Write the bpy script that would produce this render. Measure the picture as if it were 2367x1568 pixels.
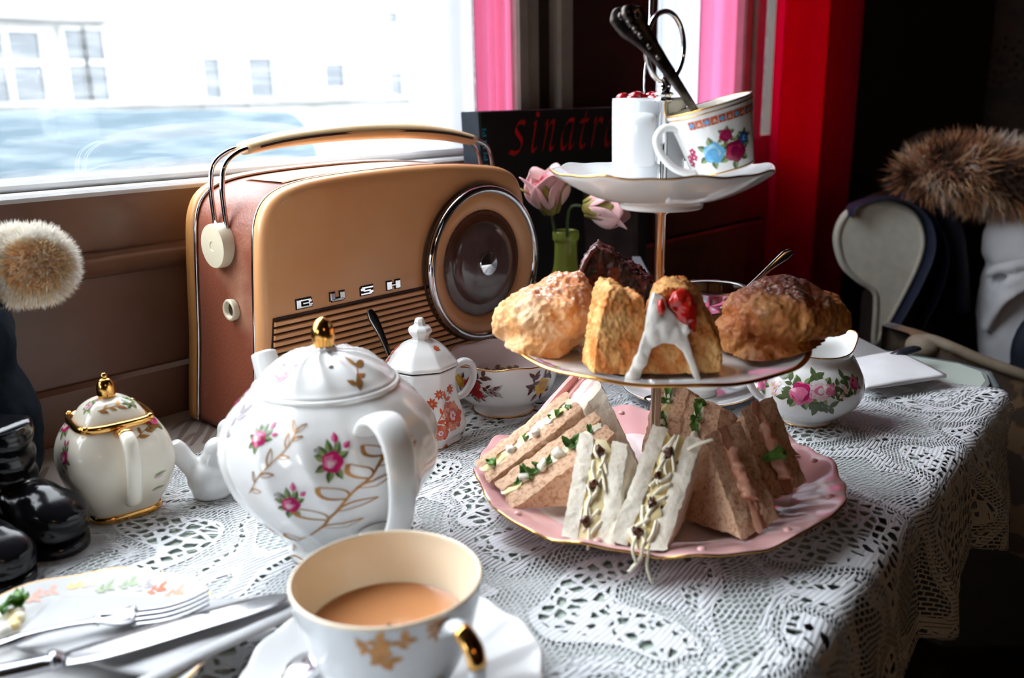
import bpy, math, random
from mathutils import Vector as V, Matrix, noise
random.seed(7)
PI = math.pi
sc = bpy.context.scene
for _o in list(bpy.data.objects):
    bpy.data.objects.remove(_o)
COL = sc.collection

# ------------------------------------------------------------------ camera
# World: table top at z = 0, window wall along X at Y = 0.74, the room is on the -Y side.
CAM = V((0, 0, .27))
RM = Matrix(((0.67846, 0.20277, -0.7061), (-0.73443, 0.16447, -0.65845), (-0.01738, 0.96532, 0.2605)))
cam_d = bpy.data.cameras.new('camera')
cam = bpy.data.objects.new('camera', cam_d)
COL.objects.link(cam)
cam.matrix_world = Matrix.Translation(CAM) @ RM.to_4x4()
cam_d.sensor_width = 36
FPX = 2090.0
cam_d.lens = 36 * FPX / 2367
cam_d.clip_start = .02
cam_d.dof.use_dof = True
cam_d.dof.focus_distance = .70
cam_d.dof.aperture_fstop = 6.4
sc.camera = cam
# ------------------------------------------------------------------ light
world = bpy.data.worlds.new('sky')
sc.world = world
world.use_nodes = True
wn = world.node_tree.nodes
wn['Background'].inputs[0].default_value = (.87, .935, 1.0, 1)
wn['Background'].inputs[1].default_value = 9.0
def portal(x0, x1, z0, z1, y):
    d = bpy.data.lights.new('window_portal', 'AREA')
    d.shape = 'RECTANGLE'
    d.size = x1 - x0
    d.size_y = z1 - z0
    d.cycles.is_portal = True
    o = bpy.data.objects.new('window_portal', d)
    COL.objects.link(o)
    o.location = ((x0 + x1) / 2, y, (z0 + z1) / 2)
    o.rotation_euler = V((0, -1, 0)).to_track_quat('-Z', 'Z').to_euler()
portal(-.9, .81, .2, 1.5, .86)
portal(1.12, 1.50, .2, 1.5, .86)
d = bpy.data.lights.new('side_window_portal', 'AREA')
d.shape = 'RECTANGLE'
d.size = .5
d.size_y = .62
d.cycles.is_portal = True
o = bpy.data.objects.new('side_window_portal', d)
COL.objects.link(o)
o.location = (-2.70, .36, .62)
o.rotation_euler = V((1, 0, 0)).to_track_quat('-Z', 'Z').to_euler()
sc.view_settings.view_transform = 'Standard'
sc.view_settings.look = 'None'
sc.view_settings.gamma = 1
sc.view_settings.use_curve_mapping = False
sc.view_settings.exposure = .42

# ------------------------------------------------------------------ helpers
P0 = V((.486, .322, 0))                      # foot of the cake stand
ED = V((.73135, .682, 0))                    # horizontal, away from the viewer
ER = V((.682, -.73135, 0))                   # horizontal, to the viewer's right
UP = V((0, 0, 1))
def ray(x, y):
    return RM @ V(((x - 1183.5) / FPX, -(y - 784) / FPX, -1))
def at(x, y, d):                             # point seen at x, y, d metres beyond the stand
    q = ray(x, y)
    return CAM + q * (((P0 - CAM).dot(ED) + d) / q.dot(ED))
def onz(x, y, z=0.0):
    q = ray(x, y)
    return CAM + q * ((z - CAM.z) / q.z)
def rd(r, d, z):
    return P0 + ER * r + ED * d + UP * z
def cr(pts, n=6, closed=False):              # Catmull-Rom through points of any dimension
    P = [tuple(p) for p in pts]
    L = len(P)
    out = []
    segs = L if closed else L - 1
    for i in range(segs):
        if closed:
            a, b, c, d = P[(i - 1) % L], P[i], P[(i + 1) % L], P[(i + 2) % L]
        else:
            a, b, c, d = P[max(i - 1, 0)], P[i], P[i + 1], P[min(i + 2, L - 1)]
        for k in range(n):
            t = k / n
            out.append(tuple(.5 * (2 * q + (r - p) * t + (2 * p - 5 * q + 4 * r - s) * t * t + (3 * q - p - 3 * r + s) * t ** 3) for p, q, r, s in zip(a, b, c, d)))
    if not closed:
        out.append(P[-1])
    return [V(q) for q in out] if len(P[0]) == 3 else out
def nz(p, s, k=0.0):
    return noise.noise(V((p[0] * s + k, p[1] * s - k, p[2] * s + 2 * k)))
def fbm(p, s, k=0.0, o=3):
    t, a = 0, 1
    for i in range(o):
        t += a * nz(p, s, k + i * 7.3)
        s *= 2
        a *= .5
    return t

MATS = {}
def mat(name, col, rough=.5, metal=0.0, col2=None, nscale=40, nlo=.35, nhi=.65, detail=4, bump=None, spec=None, trans=0, ior=None, coat=0, sheen=0, sss=0, rvar=0):
    if name in MATS:
        return MATS[name]
    m = bpy.data.materials.new(name)
    m.use_nodes = True
    nt = m.node_tree
    b = nt.nodes['Principled BSDF']
    b.inputs['Base Color'].default_value = (*col, 1)
    b.inputs['Roughness'].default_value = rough
    b.inputs['Metallic'].default_value = metal
    if spec is not None: b.inputs['Specular IOR Level'].default_value = spec
    if trans: b.inputs['Transmission Weight'].default_value = trans
    if ior: b.inputs['IOR'].default_value = ior
    if coat: b.inputs['Coat Weight'].default_value = coat
    if sheen: b.inputs['Sheen Weight'].default_value = sheen
    if sss:
        b.inputs['Subsurface Weight'].default_value = sss
        b.inputs['Subsurface Scale'].default_value = .004
        b.inputs['Subsurface Radius'].default_value = (1, .6, .4)
    tc = nt.nodes.new('ShaderNodeTexCoord')
    if col2 is not None:
        n = nt.nodes.new('ShaderNodeTexNoise')
        n.inputs['Scale'].default_value = nscale
        n.inputs['Detail'].default_value = detail
        r = nt.nodes.new('ShaderNodeValToRGB')
        r.color_ramp.elements[0].position = nlo
        r.color_ramp.elements[0].color = (*col, 1)
        r.color_ramp.elements[1].position = nhi
        r.color_ramp.elements[1].color = (*col2, 1)
        nt.links.new(tc.outputs['Object'], n.inputs['Vector'])
        nt.links.new(n.outputs['Fac'], r.inputs['Fac'])
        nt.links.new(r.outputs['Color'], b.inputs['Base Color'])
    if bump:
        n2 = nt.nodes.new('ShaderNodeTexNoise')
        n2.inputs['Scale'].default_value = bump[0]
        n2.inputs['Detail'].default_value = 5
        bp = nt.nodes.new('ShaderNodeBump')
        bp.inputs['Strength'].default_value = bump[1]
        bp.inputs['Distance'].default_value = bump[2] if len(bump) > 2 else .001
        nt.links.new(tc.outputs['Object'], n2.inputs['Vector'])
        nt.links.new(n2.outputs['Fac'], bp.inputs['Height'])
        nt.links.new(bp.outputs['Normal'], b.inputs['Normal'])
    MATS[name] = m
    return m

class MB:
    def __init__(s):
        s.v, s.f, s.mi, s.sm, s.uv = [], [], [], [], None
    def add(s, vs, fs, mi=0, smooth=True):
        o = len(s.v)
        s.v += [V(p) for p in vs]
        for f in fs:
            s.f.append([i + o for i in f])
            s.mi.append(mi)
            s.sm.append(smooth)
        return s
    def xf(s, M, start=0):
        for i in range(start, len(s.v)):
            s.v[i] = M @ s.v[i]
        return s
    def jit(s, fn, start=0):
        for i in range(start, len(s.v)):
            s.v[i] = s.v[i] + fn(s.v[i])
        return s
    def box(s, a, b, mi=0, bev=0.0):
        x0, y0, z0 = a
        x1, y1, z1 = b
        if not bev:
            vs = [(x, y, z) for z in (z0, z1) for y in (y0, y1) for x in (x0, x1)]
            return s.add(vs, [(0, 2, 3, 1), (4, 5, 7, 6), (0, 1, 5, 4), (2, 6, 7, 3), (0, 4, 6, 2), (1, 3, 7, 5)], mi, False)
        e = bev
        vs = []
        for z, i in ((z0, e), (z0 + e, 0), (z1 - e, 0), (z1, e)):
            xa, xb, ya, yb = x0 + i, x1 - i, y0 + i, y1 - i
            vs += [(xa + e, ya, z), (xb - e, ya, z), (xb, ya + e, z), (xb, yb - e, z), (xb - e, yb, z), (xa + e, yb, z), (xa, yb - e, z), (xa, ya + e, z)]
        fs = [tuple(range(7, -1, -1)), tuple(range(24, 32))]
        for k in range(3):
            for i in range(8):
                j = (i + 1) % 8
                fs.append((k * 8 + i, k * 8 + j, k * 8 + 8 + j, k * 8 + 8 + i))
        return s.add(vs, fs, mi, False)
    def rings(s, R, closed=True, mi=0, smooth=True, cap0=False, cap1=False):
        n = len(R[0])
        vs = [p for r in R for p in r]
        fs = []
        for k in range(len(R) - 1):
            for i in range(n if closed else n - 1):
                j = (i + 1) % n
                fs.append((k * n + i, k * n + j, (k + 1) * n + j, (k + 1) * n + i))
        if cap0: fs.append(tuple(range(n - 1, -1, -1)))
        if cap1: fs.append(tuple(range((len(R) - 1) * n, len(R) * n)))
        return s.add(vs, fs, mi, smooth)
    def lathe(s, prof, c=(0, 0, 0), seg=48, sub=4, fn=None, mi=0, cap=True, th0=0.0):
        pr = cr(prof, sub) if sub > 1 else prof
        R = []
        for k, (r, z) in enumerate(pr):
            ring = []
            for i in range(seg):
                t = th0 + 2 * PI * i / seg
                rr, zz = (r, z) if fn is None else fn(r, z, t)
                ring.append((c[0] + rr * math.cos(t), c[1] + rr * math.sin(t), c[2] + zz))
            R.append(ring)
        return s.rings(R, True, mi, True, cap and 1e-4 < pr[0][0] < .0021, cap and 1e-4 < pr[-1][0] < .0021)
    def sweep(s, path, a, b=None, w=None, n=10, mi=0, closed=False, cap=True):
        P = [V(p) for p in path]
        L = len(P)
        A = a if isinstance(a, (list, tuple)) else [a] * L
        B = A if b is None else (b if isinstance(b, (list, tuple)) else [b] * L)
        def samp(q, i):
            if len(q) == L: return q[i]
            t = i / (L - 1) * (len(q) - 1)
            k = min(int(t), len(q) - 2)
            return q[k] + (q[k + 1] - q[k]) * (t - k)
        R = []
        ref = V(w) if w is not None else None
        for i in range(L):
            t = (P[(i + 1) % L] - P[i - 1]) if closed else (P[min(i + 1, L - 1)] - P[max(i - 1, 0)])
            t.normalize()
            if w is None:
                if ref is None: ref = t.orthogonal()
                x = ref - t * ref.dot(t)
                if x.length < 1e-6: x = t.orthogonal()
                x.normalize()
                ref = x
            else:
                x = ref - t * ref.dot(t)
                x.normalize()
            y = t.cross(x)
            R.append([P[i] + x * (samp(A, i) * math.cos(2 * PI * k / n)) + y * (samp(B, i) * math.sin(2 * PI * k / n)) for k in range(n)])
        if closed: R.append(R[0])
        return s.rings(R, True, mi, True, cap and not closed, cap and not closed)
    def ball(s, c, r, seg=16, rng=10, mi=0, M=None):
        r = (r, r, r) if not isinstance(r, (tuple, list)) else r
        st = len(s.v)
        R = []
        for k in range(rng + 1):
            a = PI * k / rng
            R.append([V((r[0] * math.sin(a) * math.cos(2 * PI * i / seg), r[1] * math.sin(a) * math.sin(2 * PI * i / seg), -r[2] * math.cos(a))) for i in range(seg)])
        s.rings(R, True, mi, True)
        T = Matrix.Translation(V(c)) @ (M.to_4x4() if M else Matrix.Identity(4))
        return s.xf(T, st)
    def grid(s, fn, nu, nv, mi=0, smooth=True, uv=None):
        vs = [fn(i / nu, j / nv) for j in range(nv + 1) for i in range(nu + 1)]
        if uv:
            s.uv = (s.uv or []) + [uv(i / nu, j / nv) for j in range(nv + 1) for i in range(nu + 1)]
        fs = [(j * (nu + 1) + i, j * (nu + 1) + i + 1, (j + 1) * (nu + 1) + i + 1, (j + 1) * (nu + 1) + i) for j in range(nv) for i in range(nu)]
        return s.add(vs, fs, mi, smooth)
    def prism(s, poly, n, mi=0, smooth=False):       # polygon extruded along n
        n = V(n)
        k = len(poly)
        vs = [V(p) for p in poly] + [V(p) + n for p in poly]
        fs = [tuple(range(k - 1, -1, -1)), tuple(range(k, 2 * k))] + [(i, (i + 1) % k, (i + 1) % k + k, i + k) for i in range(k)]
        return s.add(vs, fs, mi, smooth)
    def build(s, name, mats, parent=None, kind=None, label=None):
        me = bpy.data.meshes.new(name)
        off = parent_loc(parent)
        me.from_pydata([tuple(p - off) for p in s.v], [], s.f)
        for m in (mats if isinstance(mats, (list, tuple)) else [mats]):
            me.materials.append(m)
        me.polygons.foreach_set('material_index', s.mi)
        me.polygons.foreach_set('use_smooth', s.sm)
        if s.uv:
            l = me.uv_layers.new(name='UVMap')
            for lp in me.loops:
                l.data[lp.index].uv = s.uv[lp.vertex_index]
        me.validate()
        me.update()
        o = bpy.data.objects.new(name, me)
        COL.objects.link(o)
        if parent is not None: o.parent = parent
        if kind: o['kind'] = kind
        if label: o['label'] = label
        return o
def parent_loc(o):
    p = V((0, 0, 0))
    while o is not None:
        p = p + o.location
        o = o.parent
    return p
def solid(mb, voxel, smooth=6, push=None):           # fuse overlapping shapes into one smooth skin
    me = bpy.data.meshes.new('tmp')
    me.from_pydata([tuple(p) for p in mb.v], [], mb.f)
    o = bpy.data.objects.new('tmp', me)
    COL.objects.link(o)
    r = o.modifiers.new('r', 'REMESH')
    r.mode = 'VOXEL'
    r.voxel_size = voxel
    if smooth:
        q = o.modifiers.new('s', 'SMOOTH')
        q.iterations = smooth
        q.factor = .5
    dg = bpy.context.evaluated_depsgraph_get()
    ev = o.evaluated_get(dg)
    m2 = ev.to_mesh()
    out = MB()
    out.add([v.co.copy() for v in m2.vertices], [list(p.vertices) for p in m2.polygons])
    nrm = [v.normal.copy() for v in m2.vertices]
    ev.to_mesh_clear()
    bpy.data.objects.remove(o)
    bpy.data.meshes.remove(me)
    if push:
        for i in range(len(out.v)):
            out.v[i] = out.v[i] + nrm[i] * push(out.v[i], nrm[i])
    out.n = nrm
    return out
def thing(name, label, cat, loc, group=None):
    o = bpy.data.objects.new(name, None)
    o.empty_display_size = .02
    COL.objects.link(o)
    o.location = loc
    o['label'] = label
    o['category'] = cat
    if group: o['group'] = group
    return o
def tag(o, label, cat, group=None):
    o['label'] = label
    o['category'] = cat
    if group: o['group'] = group
    return o
def struct(o):
    o['kind'] = 'structure'
    return o

# ------------------------------------------------------------------ common materials
PORC = mat('white_porcelain', (.80, .795, .78), .1, coat=.2, col2=(.765, .76, .745), nscale=12)
CREAM = mat('cream_porcelain', (.84, .78, .66), .14, coat=.3, col2=(.80, .73, .60), nscale=14)
PINKP = mat('pink_porcelain', (.80, .46, .45), .13, coat=.3, col2=(.76, .40, .40), nscale=14)
GOLD = mat('gilding', (.83, .46, .14), .16, 1.0, col2=(.72, .36, .09), nscale=60)
CHROME = mat('chrome', (.78, .78, .80), .07, 1.0, col2=(.70, .69, .70), nscale=30)
STEEL = mat('dark_steel', (.34, .32, .31), .18, 1.0, col2=(.22, .2, .19), nscale=90)
SILVER = mat('silver_plate', (.82, .82, .84), .12, 1.0, col2=(.74, .74, .76), nscale=50)

# ------------------------------------------------------------------ room shell
def nodes(m): return m.node_tree.nodes, m.node_tree.links, m.node_tree.nodes['Principled BSDF']
PAINT = mat('brown_gloss_paint', (.15, .074, .048), .28, col2=(.21, .112, .078), nscale=9, bump=(22, .35, .002))
DARKWALL = mat('dark_wall', (.040, .022, .015), .6, col2=(.05, .03, .02), nscale=6, bump=(60, .3))
WALLP = mat('brown_wallpaper', (.05, .03, .02), .6, col2=(.11, .05, .03), nscale=9, nlo=.5, nhi=.56, bump=(60, .2))
WHITEP = mat('white_sill_paint', (.82, .83, .84), .3, col2=(.70, .70, .70), nscale=30, nlo=.2, nhi=.5, bump=(90, .4))
JAMBP = mat('grey_frame_paint', (.42, .38, .34), .4, col2=(.36, .32, .29), nscale=30, bump=(40, .3))
FLOORM = mat('dark_floorboards', (.045, .028, .018), .5, col2=(.025, .016, .01), nscale=5)

def slab(name, a, b, m, bev=0.0):
    return struct(MB().box(a, b, 0, bev).build(name, m))
slab('floor', (-2.6, -3.1, -.80), (2.75, .86, -.74), FLOORM)
slab('ceiling', (-2.6, -3.1, 1.75), (2.75, .86, 1.85), DARKWALL)
slab('wall_left', (-2.7, -3.1, -.74), (-2.6, .11, 1.75), DARKWALL)
slab('wall_left', (-2.7, .61, -.74), (-2.6, .86, 1.75), DARKWALL)
slab('wall_left', (-2.7, .11, -.74), (-2.6, .61, .31), DARKWALL)
slab('wall_left', (-2.7, .11, .93), (-2.6, .61, 1.75), DARKWALL)
slab('wall_back', (-2.6, -3.2, -.74), (2.75, -3.1, 1.75), DARKWALL)
slab('wall_right', (2.65, -3.1, -.74), (2.75, .86, 1.75), WALLP)
slab('wall_front', (-2.6, .755, -.74), (.83, .86, .197), PAINT)
slab('wall_front', (-2.6, .755, 1.5), (2.65, .86, 1.75), DARKWALL)
slab('wall_front', (-2.6, .755, .197), (-.9, .86, 1.5), DARKWALL)
slab('wall_front', (.83, .755, -.74), (1.12, .86, 1.5), DARKWALL)
slab('wall_front', (1.12, .755, -.74), (1.50, .86, .197), PAINT)
slab('wall_front', (1.50, .755, -.74), (2.65, .86, 1.5), DARKWALL)
# panel mouldings below the sill
slab('trim_1', (-2.0, .748, -.10), (1.45, .7555, .045), PAINT, .004)
m = MB().sweep([(-2.0, .752, .141), (1.45, .752, .141)], [.009] * 2, [.011] * 2, (0, 1, 0), 12)
struct(m.build('trim_2', PAINT))
slab('trim_3', (-2.0, .7475, .131), (1.45, .7556, .1365), PAINT, .002)
slab('trim_4', (.83, .744, -.1), (1.45, .7557, .058), PAINT, .005)
WMOT = mat('wallpaper_motif', (.14, .070, .040), .6, col2=(.10, .05, .03), nscale=30)
wr = bpy.data.objects['wall_right']
for x, y, r in ((2320, 140, .075), (2290, 20, .05), (2355, 262, .045), (2300, 300, .03), (2345, 390, .06), (2250, 210, .035)):
    q_ = ray(x, y)
    p_ = CAM + q_ * (2.65 / q_.x)
    mb = MB()
    for i in range(10):
        a = 2 * PI * i / 10
        mb.rings([[V((2.648, p_.y + r * .62 * math.cos(a) + r * k * math.cos(t), p_.z + r * .62 * math.sin(a) + r * k * math.sin(t))) for t in [2 * PI * j / 14 for j in range(14)]] for k in (.30, .20)], True)
    mb.rings([[V((2.648, p_.y + r * k * math.cos(t), p_.z + r * k * math.sin(t))) for t in [2 * PI * j / 20 for j in range(20)]] for k in (.34, .22)], True)
    mb.build('wallpaper_motif', WMOT, wr, 'stuff')
# sill and window frame
slab('trim_5', (-.92, .737, .1975), (.83, .80, .2035), WHITEP, .0025)
slab('trim_6', (-.92, .762, .2035), (.83, .80, .212), WHITEP, .003)
slab('trim_7', (1.10, .737, .1975), (1.38, .80, .2035), WHITEP, .0025)
for k, (xa, xb, ya, mm) in enumerate([(.812, .832, .739, JAMBP), (.834, .857, .744, JAMBP), (.886, .914, .738, JAMBP), (1.342, 1.366, .741, JAMBP), (1.369, 1.402, .736, JAMBP)]):
    slab('trim_%d' % (8 + k), (xa, ya, .19), (xb, .80, 1.5), mm, .003)
slab('trim_13', (-.222, .745, .2), (-.19, .80, 1.5), JAMBP, .003)
# window glass: thin, slightly dirty panes
GL = bpy.data.materials.new('window_glass')
GL.use_nodes = True
nt = GL.node_tree
for n_ in list(nt.nodes): nt.nodes.remove(n_)
out = nt.nodes.new('ShaderNodeOutputMaterial')
tr = nt.nodes.new('ShaderNodeBsdfTransparent')
gl = nt.nodes.new('ShaderNodeBsdfGlossy')
gl.inputs['Roughness'].default_value = .02
tl = nt.nodes.new('ShaderNodeBsdfTranslucent')
tl.inputs[0].default_value = (.9, .93, .95, 1)
m1 = nt.nodes.new('ShaderNodeMixShader')
m2 = nt.nodes.new('ShaderNodeMixShader')
m1.inputs[0].default_value = .05
tc = nt.nodes.new('ShaderNodeTexCoord')
mp = nt.nodes.new('ShaderNodeMapping')
mp.inputs['Scale'].default_value = (6, 6, 40)
no = nt.nodes.new('ShaderNodeTexNoise')
no.inputs['Scale'].default_value = 3
no.inputs['Detail'].default_value = 8
cr_ = nt.nodes.new('ShaderNodeValToRGB')
cr_.color_ramp.elements[0].position = .42
cr_.color_ramp.elements[0].color = (.012, .012, .012, 1)
cr_.color_ramp.elements[1].position = .8
cr_.color_ramp.elements[1].color = (.085, .085, .085, 1)
L_ = nt.links.new
L_(tc.outputs['Object'], mp.inputs[0]); L_(mp.outputs[0], no.inputs['Vector']); L_(no.outputs['Fac'], cr_.inputs[0])
L_(tr.outputs[0], m1.inputs[1]); L_(gl.outputs[0], m1.inputs[2])
L_(cr_.outputs[0], m2.inputs[0]); L_(m1.outputs[0], m2.inputs[1]); L_(tl.outputs[0], m2.inputs[2]); L_(m2.outputs[0], out.inputs[0])
struct(MB().box((-.9, .785, .21), (.812, .788, 1.5)).build('window_1', GL))
struct(MB().box((-2.66, .11, .31), (-2.655, .61, .93)).build('window_3', GL))
struct(MB().box((1.12, .785, .2), (1.50, .788, 1.5)).build('window_2', GL))

# ------------------------------------------------------------------ street outside
def fac(x, y, Yf=14.0):
    q = ray(x, y)
    return CAM + q * (Yf / q.y)
RENDER = mat('white_render', (.30, .30, .29), .8, col2=(.27, .27, .26), nscale=2)
STONE = mat('pale_stone', (.20, .195, .185), .8, col2=(.17, .165, .155), nscale=3)
FPANE = mat('street_window_pane', (.04, .05, .06), .2, col2=(.06, .07, .08), nscale=2)
ROAD = mat('grey_asphalt', (.10, .10, .105), .8, col2=(.12, .12, .125), nscale=5)
struct(MB().box((-25, 1.2, -1.75), (45, 30, -1.65)).build('ground_street', ROAD))
bld = thing('street_house', 'long white rendered townhouse across the street outside the window', 'building', (10, 14, -1.65))
MB().box((-8, 14.05, -1.65), (34, 20, 7.5)).build('wall', RENDER, bld)
z_c = fac(0, 45).z
MB().box((-8, 13.8, z_c), (6.3, 14.1, z_c + .10), 0, .02).build('cornice', STONE, bld)
MB().box((-8, 13.85, .20), (34, 14.1, .30), 0, .02).build('string_course', STONE, bld)
for (xa, ya, xb, yb, tr_) in [(-34, 75, 26, 240, 1), (40, 75, 110, 240, 1), (168, 70, 208, 240, 1), (216, 70, 256, 240, 1), (476, 135, 514, 240, 0), (580, 135, 634, 240, 0), (752, 148, 796, 202, 0), (903, 168, 930, 222, 0), (896, 28, 918, 54, 0), (1000, 172, 1020, 222, 0)]:
    p, q = fac(xa, yb), fac(xb, yb)
    zt = fac((xa + xb) / 2, ya).z
    zb = fac((xa + xb) / 2, yb).z
    fr = MB()
    t = .05
    for a, b in [((p.x - t, zb - t), (q.x + t, zb)), ((p.x - t, zt), (q.x + t, zt + t)), ((p.x - t, zb), (p.x, zt)), ((q.x, zb), (q.x + t, zt))]:
        fr.box((a[0], 13.97, a[1]), (b[0], 14.06, b[1]))
    if tr_:
        zm = fac((xa + xb) / 2, 145).z
        fr.box((p.x, 13.98, zm - .04), (q.x, 14.06, zm + .04))
    f = fr.build('window', RENDER, bld)
    MB().box((p.x, 14.02, zb), (q.x, 14.045, zt)).build('pane', FPANE, f)
CARP = mat('blue_grey_car_paint', (.06, .09, .11), .8, col2=(.07, .10, .12), nscale=3, spec=.2)
CARG = mat('car_glass', (.035, .055, .07), .3, col2=(.045, .065, .08), nscale=3)
TYRE = mat('tyre_rubber', (.02, .02, .02), .8, col2=(.03, .03, .03), nscale=20)
car = thing('van', 'blue-grey van parked in the street just outside the window', 'van', (1.0, 4.8, -1.65))
prof = [(-1.3, -.95), (-1.3, -.3), (-1.2, .15), (-.9, .235), (.4, .245), (1.6, .235), (2.5, .215), (2.78, .12), (2.9, -.4), (2.9, -.95)]
pr = cr(prof, 5)
MB().rings([[(x, y, -1.42 + (z + 1.42) * (1 if 0 < i < 3 else .985)) for (x, z) in pr] for i, y in enumerate((4.0, 4.06, 5.5, 5.58))], False).build('body', CARP, car)
MB().prism([(x, 4.0, z) for x, z in pr], (0, .02, 0)).build('side_panel', CARP, car)
MB().prism([(-.35, 3.99, -.4), (-.3, 3.99, .0), (.9, 3.99, .0), (.9, 3.99, -.4)], (0, .012, 0)).build('side_window', CARG, car)
MB().prism([(.98, 3.99, -.4), (.98, 3.99, .0), (2.2, 3.99, .0), (2.5, 3.99, -.4)], (0, .012, 0)).build('side_window', CARG, car)
for x in (-.6, 2.1):
    MB().rings([[(x + r * math.cos(2 * PI * i / 24), y, -1.33 + r * math.sin(2 * PI * i / 24)) for i in range(24)] for r, y in ((.1, 3.97), (.28, 3.96), (.32, 4.0), (.32, 4.2))], True, 0, True, True, True).build('wheel', TYRE, car)

# ------------------------------------------------------------------ ceiling lamp of the tea room, behind the viewer
LSH = mat('lamp_shade_cloth', (.62, .42, .24), .8, col2=(.55, .36, .2), nscale=40)
lp = thing('pendant_lamp', 'warm pendant lamp with cloth shade hanging behind the viewer', 'lamp', (-.5, -1.7, 1.2))
MB().rings([[(-.5 + r * math.cos(2 * PI * i / 32), -1.7 + r * math.sin(2 * PI * i / 32), z) for i in range(32)] for r, z in ((.18, 1.10), (.10, 1.30), (.02, 1.31))]).build('lamp_shade', LSH, lp)
MB().sweep([(-.5, -1.7, 1.30), (-.5, -1.7, 1.75)], .004).build('cord', DARKWALL, lp)
EMB = bpy.data.materials.new('bulb_glow')
EMB.use_nodes = True
EMB.node_tree.nodes['Principled BSDF'].inputs['Emission Color'].default_value = (1, .62, .30, 1)
EMB.node_tree.nodes['Principled BSDF'].inputs['Emission Strength'].default_value = 12
MB().ball((-.5, -1.7, 1.14), .03).build('bulb', EMB, lp)
bl = bpy.data.lights.new('bulb_light', 'POINT')
bl.energy = 3.5
bl.color = (1, .60, .28)
bl.shadow_soft_size = .05
blo = bpy.data.objects.new('bulb_light', bl)
COL.objects.link(blo)
blo.location = (-.5, -1.7, 1.07)

# ------------------------------------------------------------------ curtains
def sheer(name, col, mix=.5):
    m = bpy.data.materials.new(name)
    m.use_nodes = True
    nt = m.node_tree
    for n_ in list(nt.nodes): nt.nodes.remove(n_)
    o = nt.nodes.new('ShaderNodeOutputMaterial')
    a = nt.nodes.new('ShaderNodeBsdfDiffuse'); b = nt.nodes.new('ShaderNodeBsdfTranslucent'); c = nt.nodes.new('ShaderNodeBsdfTransparent')
    w = nt.nodes.new('ShaderNodeTexNoise'); w.inputs['Scale'].default_value = 60
    r = nt.nodes.new('ShaderNodeValToRGB')
    r.color_ramp.elements[0].color = (*[k * .9 for k in col], 1); r.color_ramp.elements[1].color = (*col, 1)
    nt.links.new(w.outputs['Fac'], r.inputs[0])
    for s in (a, b): nt.links.new(r.outputs[0], s.inputs[0])
    x = nt.nodes.new('ShaderNodeMixShader'); x.inputs[0].default_value = .75
    y = nt.nodes.new('ShaderNodeMixShader'); y.inputs[0].default_value = mix
    nt.links.new(a.outputs[0], x.inputs[1]); nt.links.new(b.outputs[0], x.inputs[2])
    nt.links.new(c.outputs[0], y.inputs[1]); nt.links.new(x.outputs[0], y.inputs[2]); nt.links.new(y.outputs[0], o.inputs[0])
    return m
NET = sheer('white_net', (.78, .80, .84), .85)
PNK = sheer('pink_sheer', (1.0, .40, .60), .90)
RED0 = mat('red_velvet', (.85, .004, .06), .75, col2=(.72, .002, .035), nscale=25, sheen=.3, bump=(150, .3))
RED = sheer('red_drape_cloth', (.90, .006, .075), 1.0)
for n_ in RED.node_tree.nodes:
    if n_.type == 'MIX_SHADER' and abs(n_.inputs[0].default_value - .75) < .01: n_.inputs[0].default_value = .5
def curtain(name, label, x0, x1, y, z0, z1, amp, waves, m, nu=40, ph=0.0):
    mb = MB().grid(lambda u, v: (x0 + (x1 - x0) * u, y + amp * math.sin(u * waves * 2 * PI + ph + .6 * math.sin(v * 3)) * (.6 + .4 * v) + .003 * math.sin(u * 23), z0 + (z1 - z0) * v), nu, 24)
    o = mb.build(name, m)
    sd = o.modifiers.new('t', 'SOLIDIFY'); sd.thickness = .0008
    return tag(o, label, 'curtain')
curtain('net_curtain', 'white net curtain hanging at the right end of the large window', .672, .772, .772, .204, 1.5, .006, 2.2, NET)
curtain('pink_curtain', 'bright pink sheer curtain beside the grey frame of the large window', .757, .812, .752, .204, 1.5, .005, 2.0, PNK)
curtain('net_curtain', 'pale net curtain in the narrow second window behind the cake stand', 1.12, 1.255, .772, .204, 1.5, .004, 1.6, NET)
curtain('pink_curtain', 'pink sheer curtain in the narrow second window beside the red drape', 1.235, 1.343, .755, .204, 1.5, .006, 2.2, PNK)
curtain('red_drape', 'heavy red drape hanging to the right of the narrow second window', 1.325, 1.66, .690, -.70, 1.5, .030, 2.3, RED, 70, -1.9)

# ------------------------------------------------------------------ table
SAGE = mat('sage_table_paint', (.58, .66, .59), .35, col2=(.52, .60, .53), nscale=8, bump=(80, .15))
SAGED = mat('dark_table_edging', (.10, .13, .13), .3, col2=(.13, .16, .16), nscale=20)
WOODD = mat('dark_wood', (.05, .025, .014), .4, col2=(.03, .015, .008), nscale=14)
def yedge(x): return .174 + .085 * (x - .4)
tb = thing('tea_table', 'sage green table under the lace cloth, pushed against the panelled wall', 'table', (.3, .45, -.74))
XE = .955
def tabpoly(e, z):
    P = [(-.5, yedge(-.5) + e, z), (XE - .05, yedge(XE) + e, z), (XE - .015 - e, yedge(XE) + .012 + e, z), (XE - e, yedge(XE) + .045, z), (XE - .02 - e, .742, z), (-.5, .742, z)]
    return P
MB().rings([tabpoly(.010, -.028), tabpoly(.004, -.026), tabpoly(.004, -.002), tabpoly(.008, 0)], True, 0, False, True, True).build('table_top', SAGE, tb)
edge = [(x, yedge(x), -.014) for x in (-.5, 0, .4, .8, .9)] + [(XE - .012, yedge(XE) + .014, -.014), (XE + .001, yedge(XE) + .05, -.014), (XE - .018, .74, -.014)]
MB().sweep(edge, .013, .005, (0, 0, 1), 10).build('edging', SAGED, tb)
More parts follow.
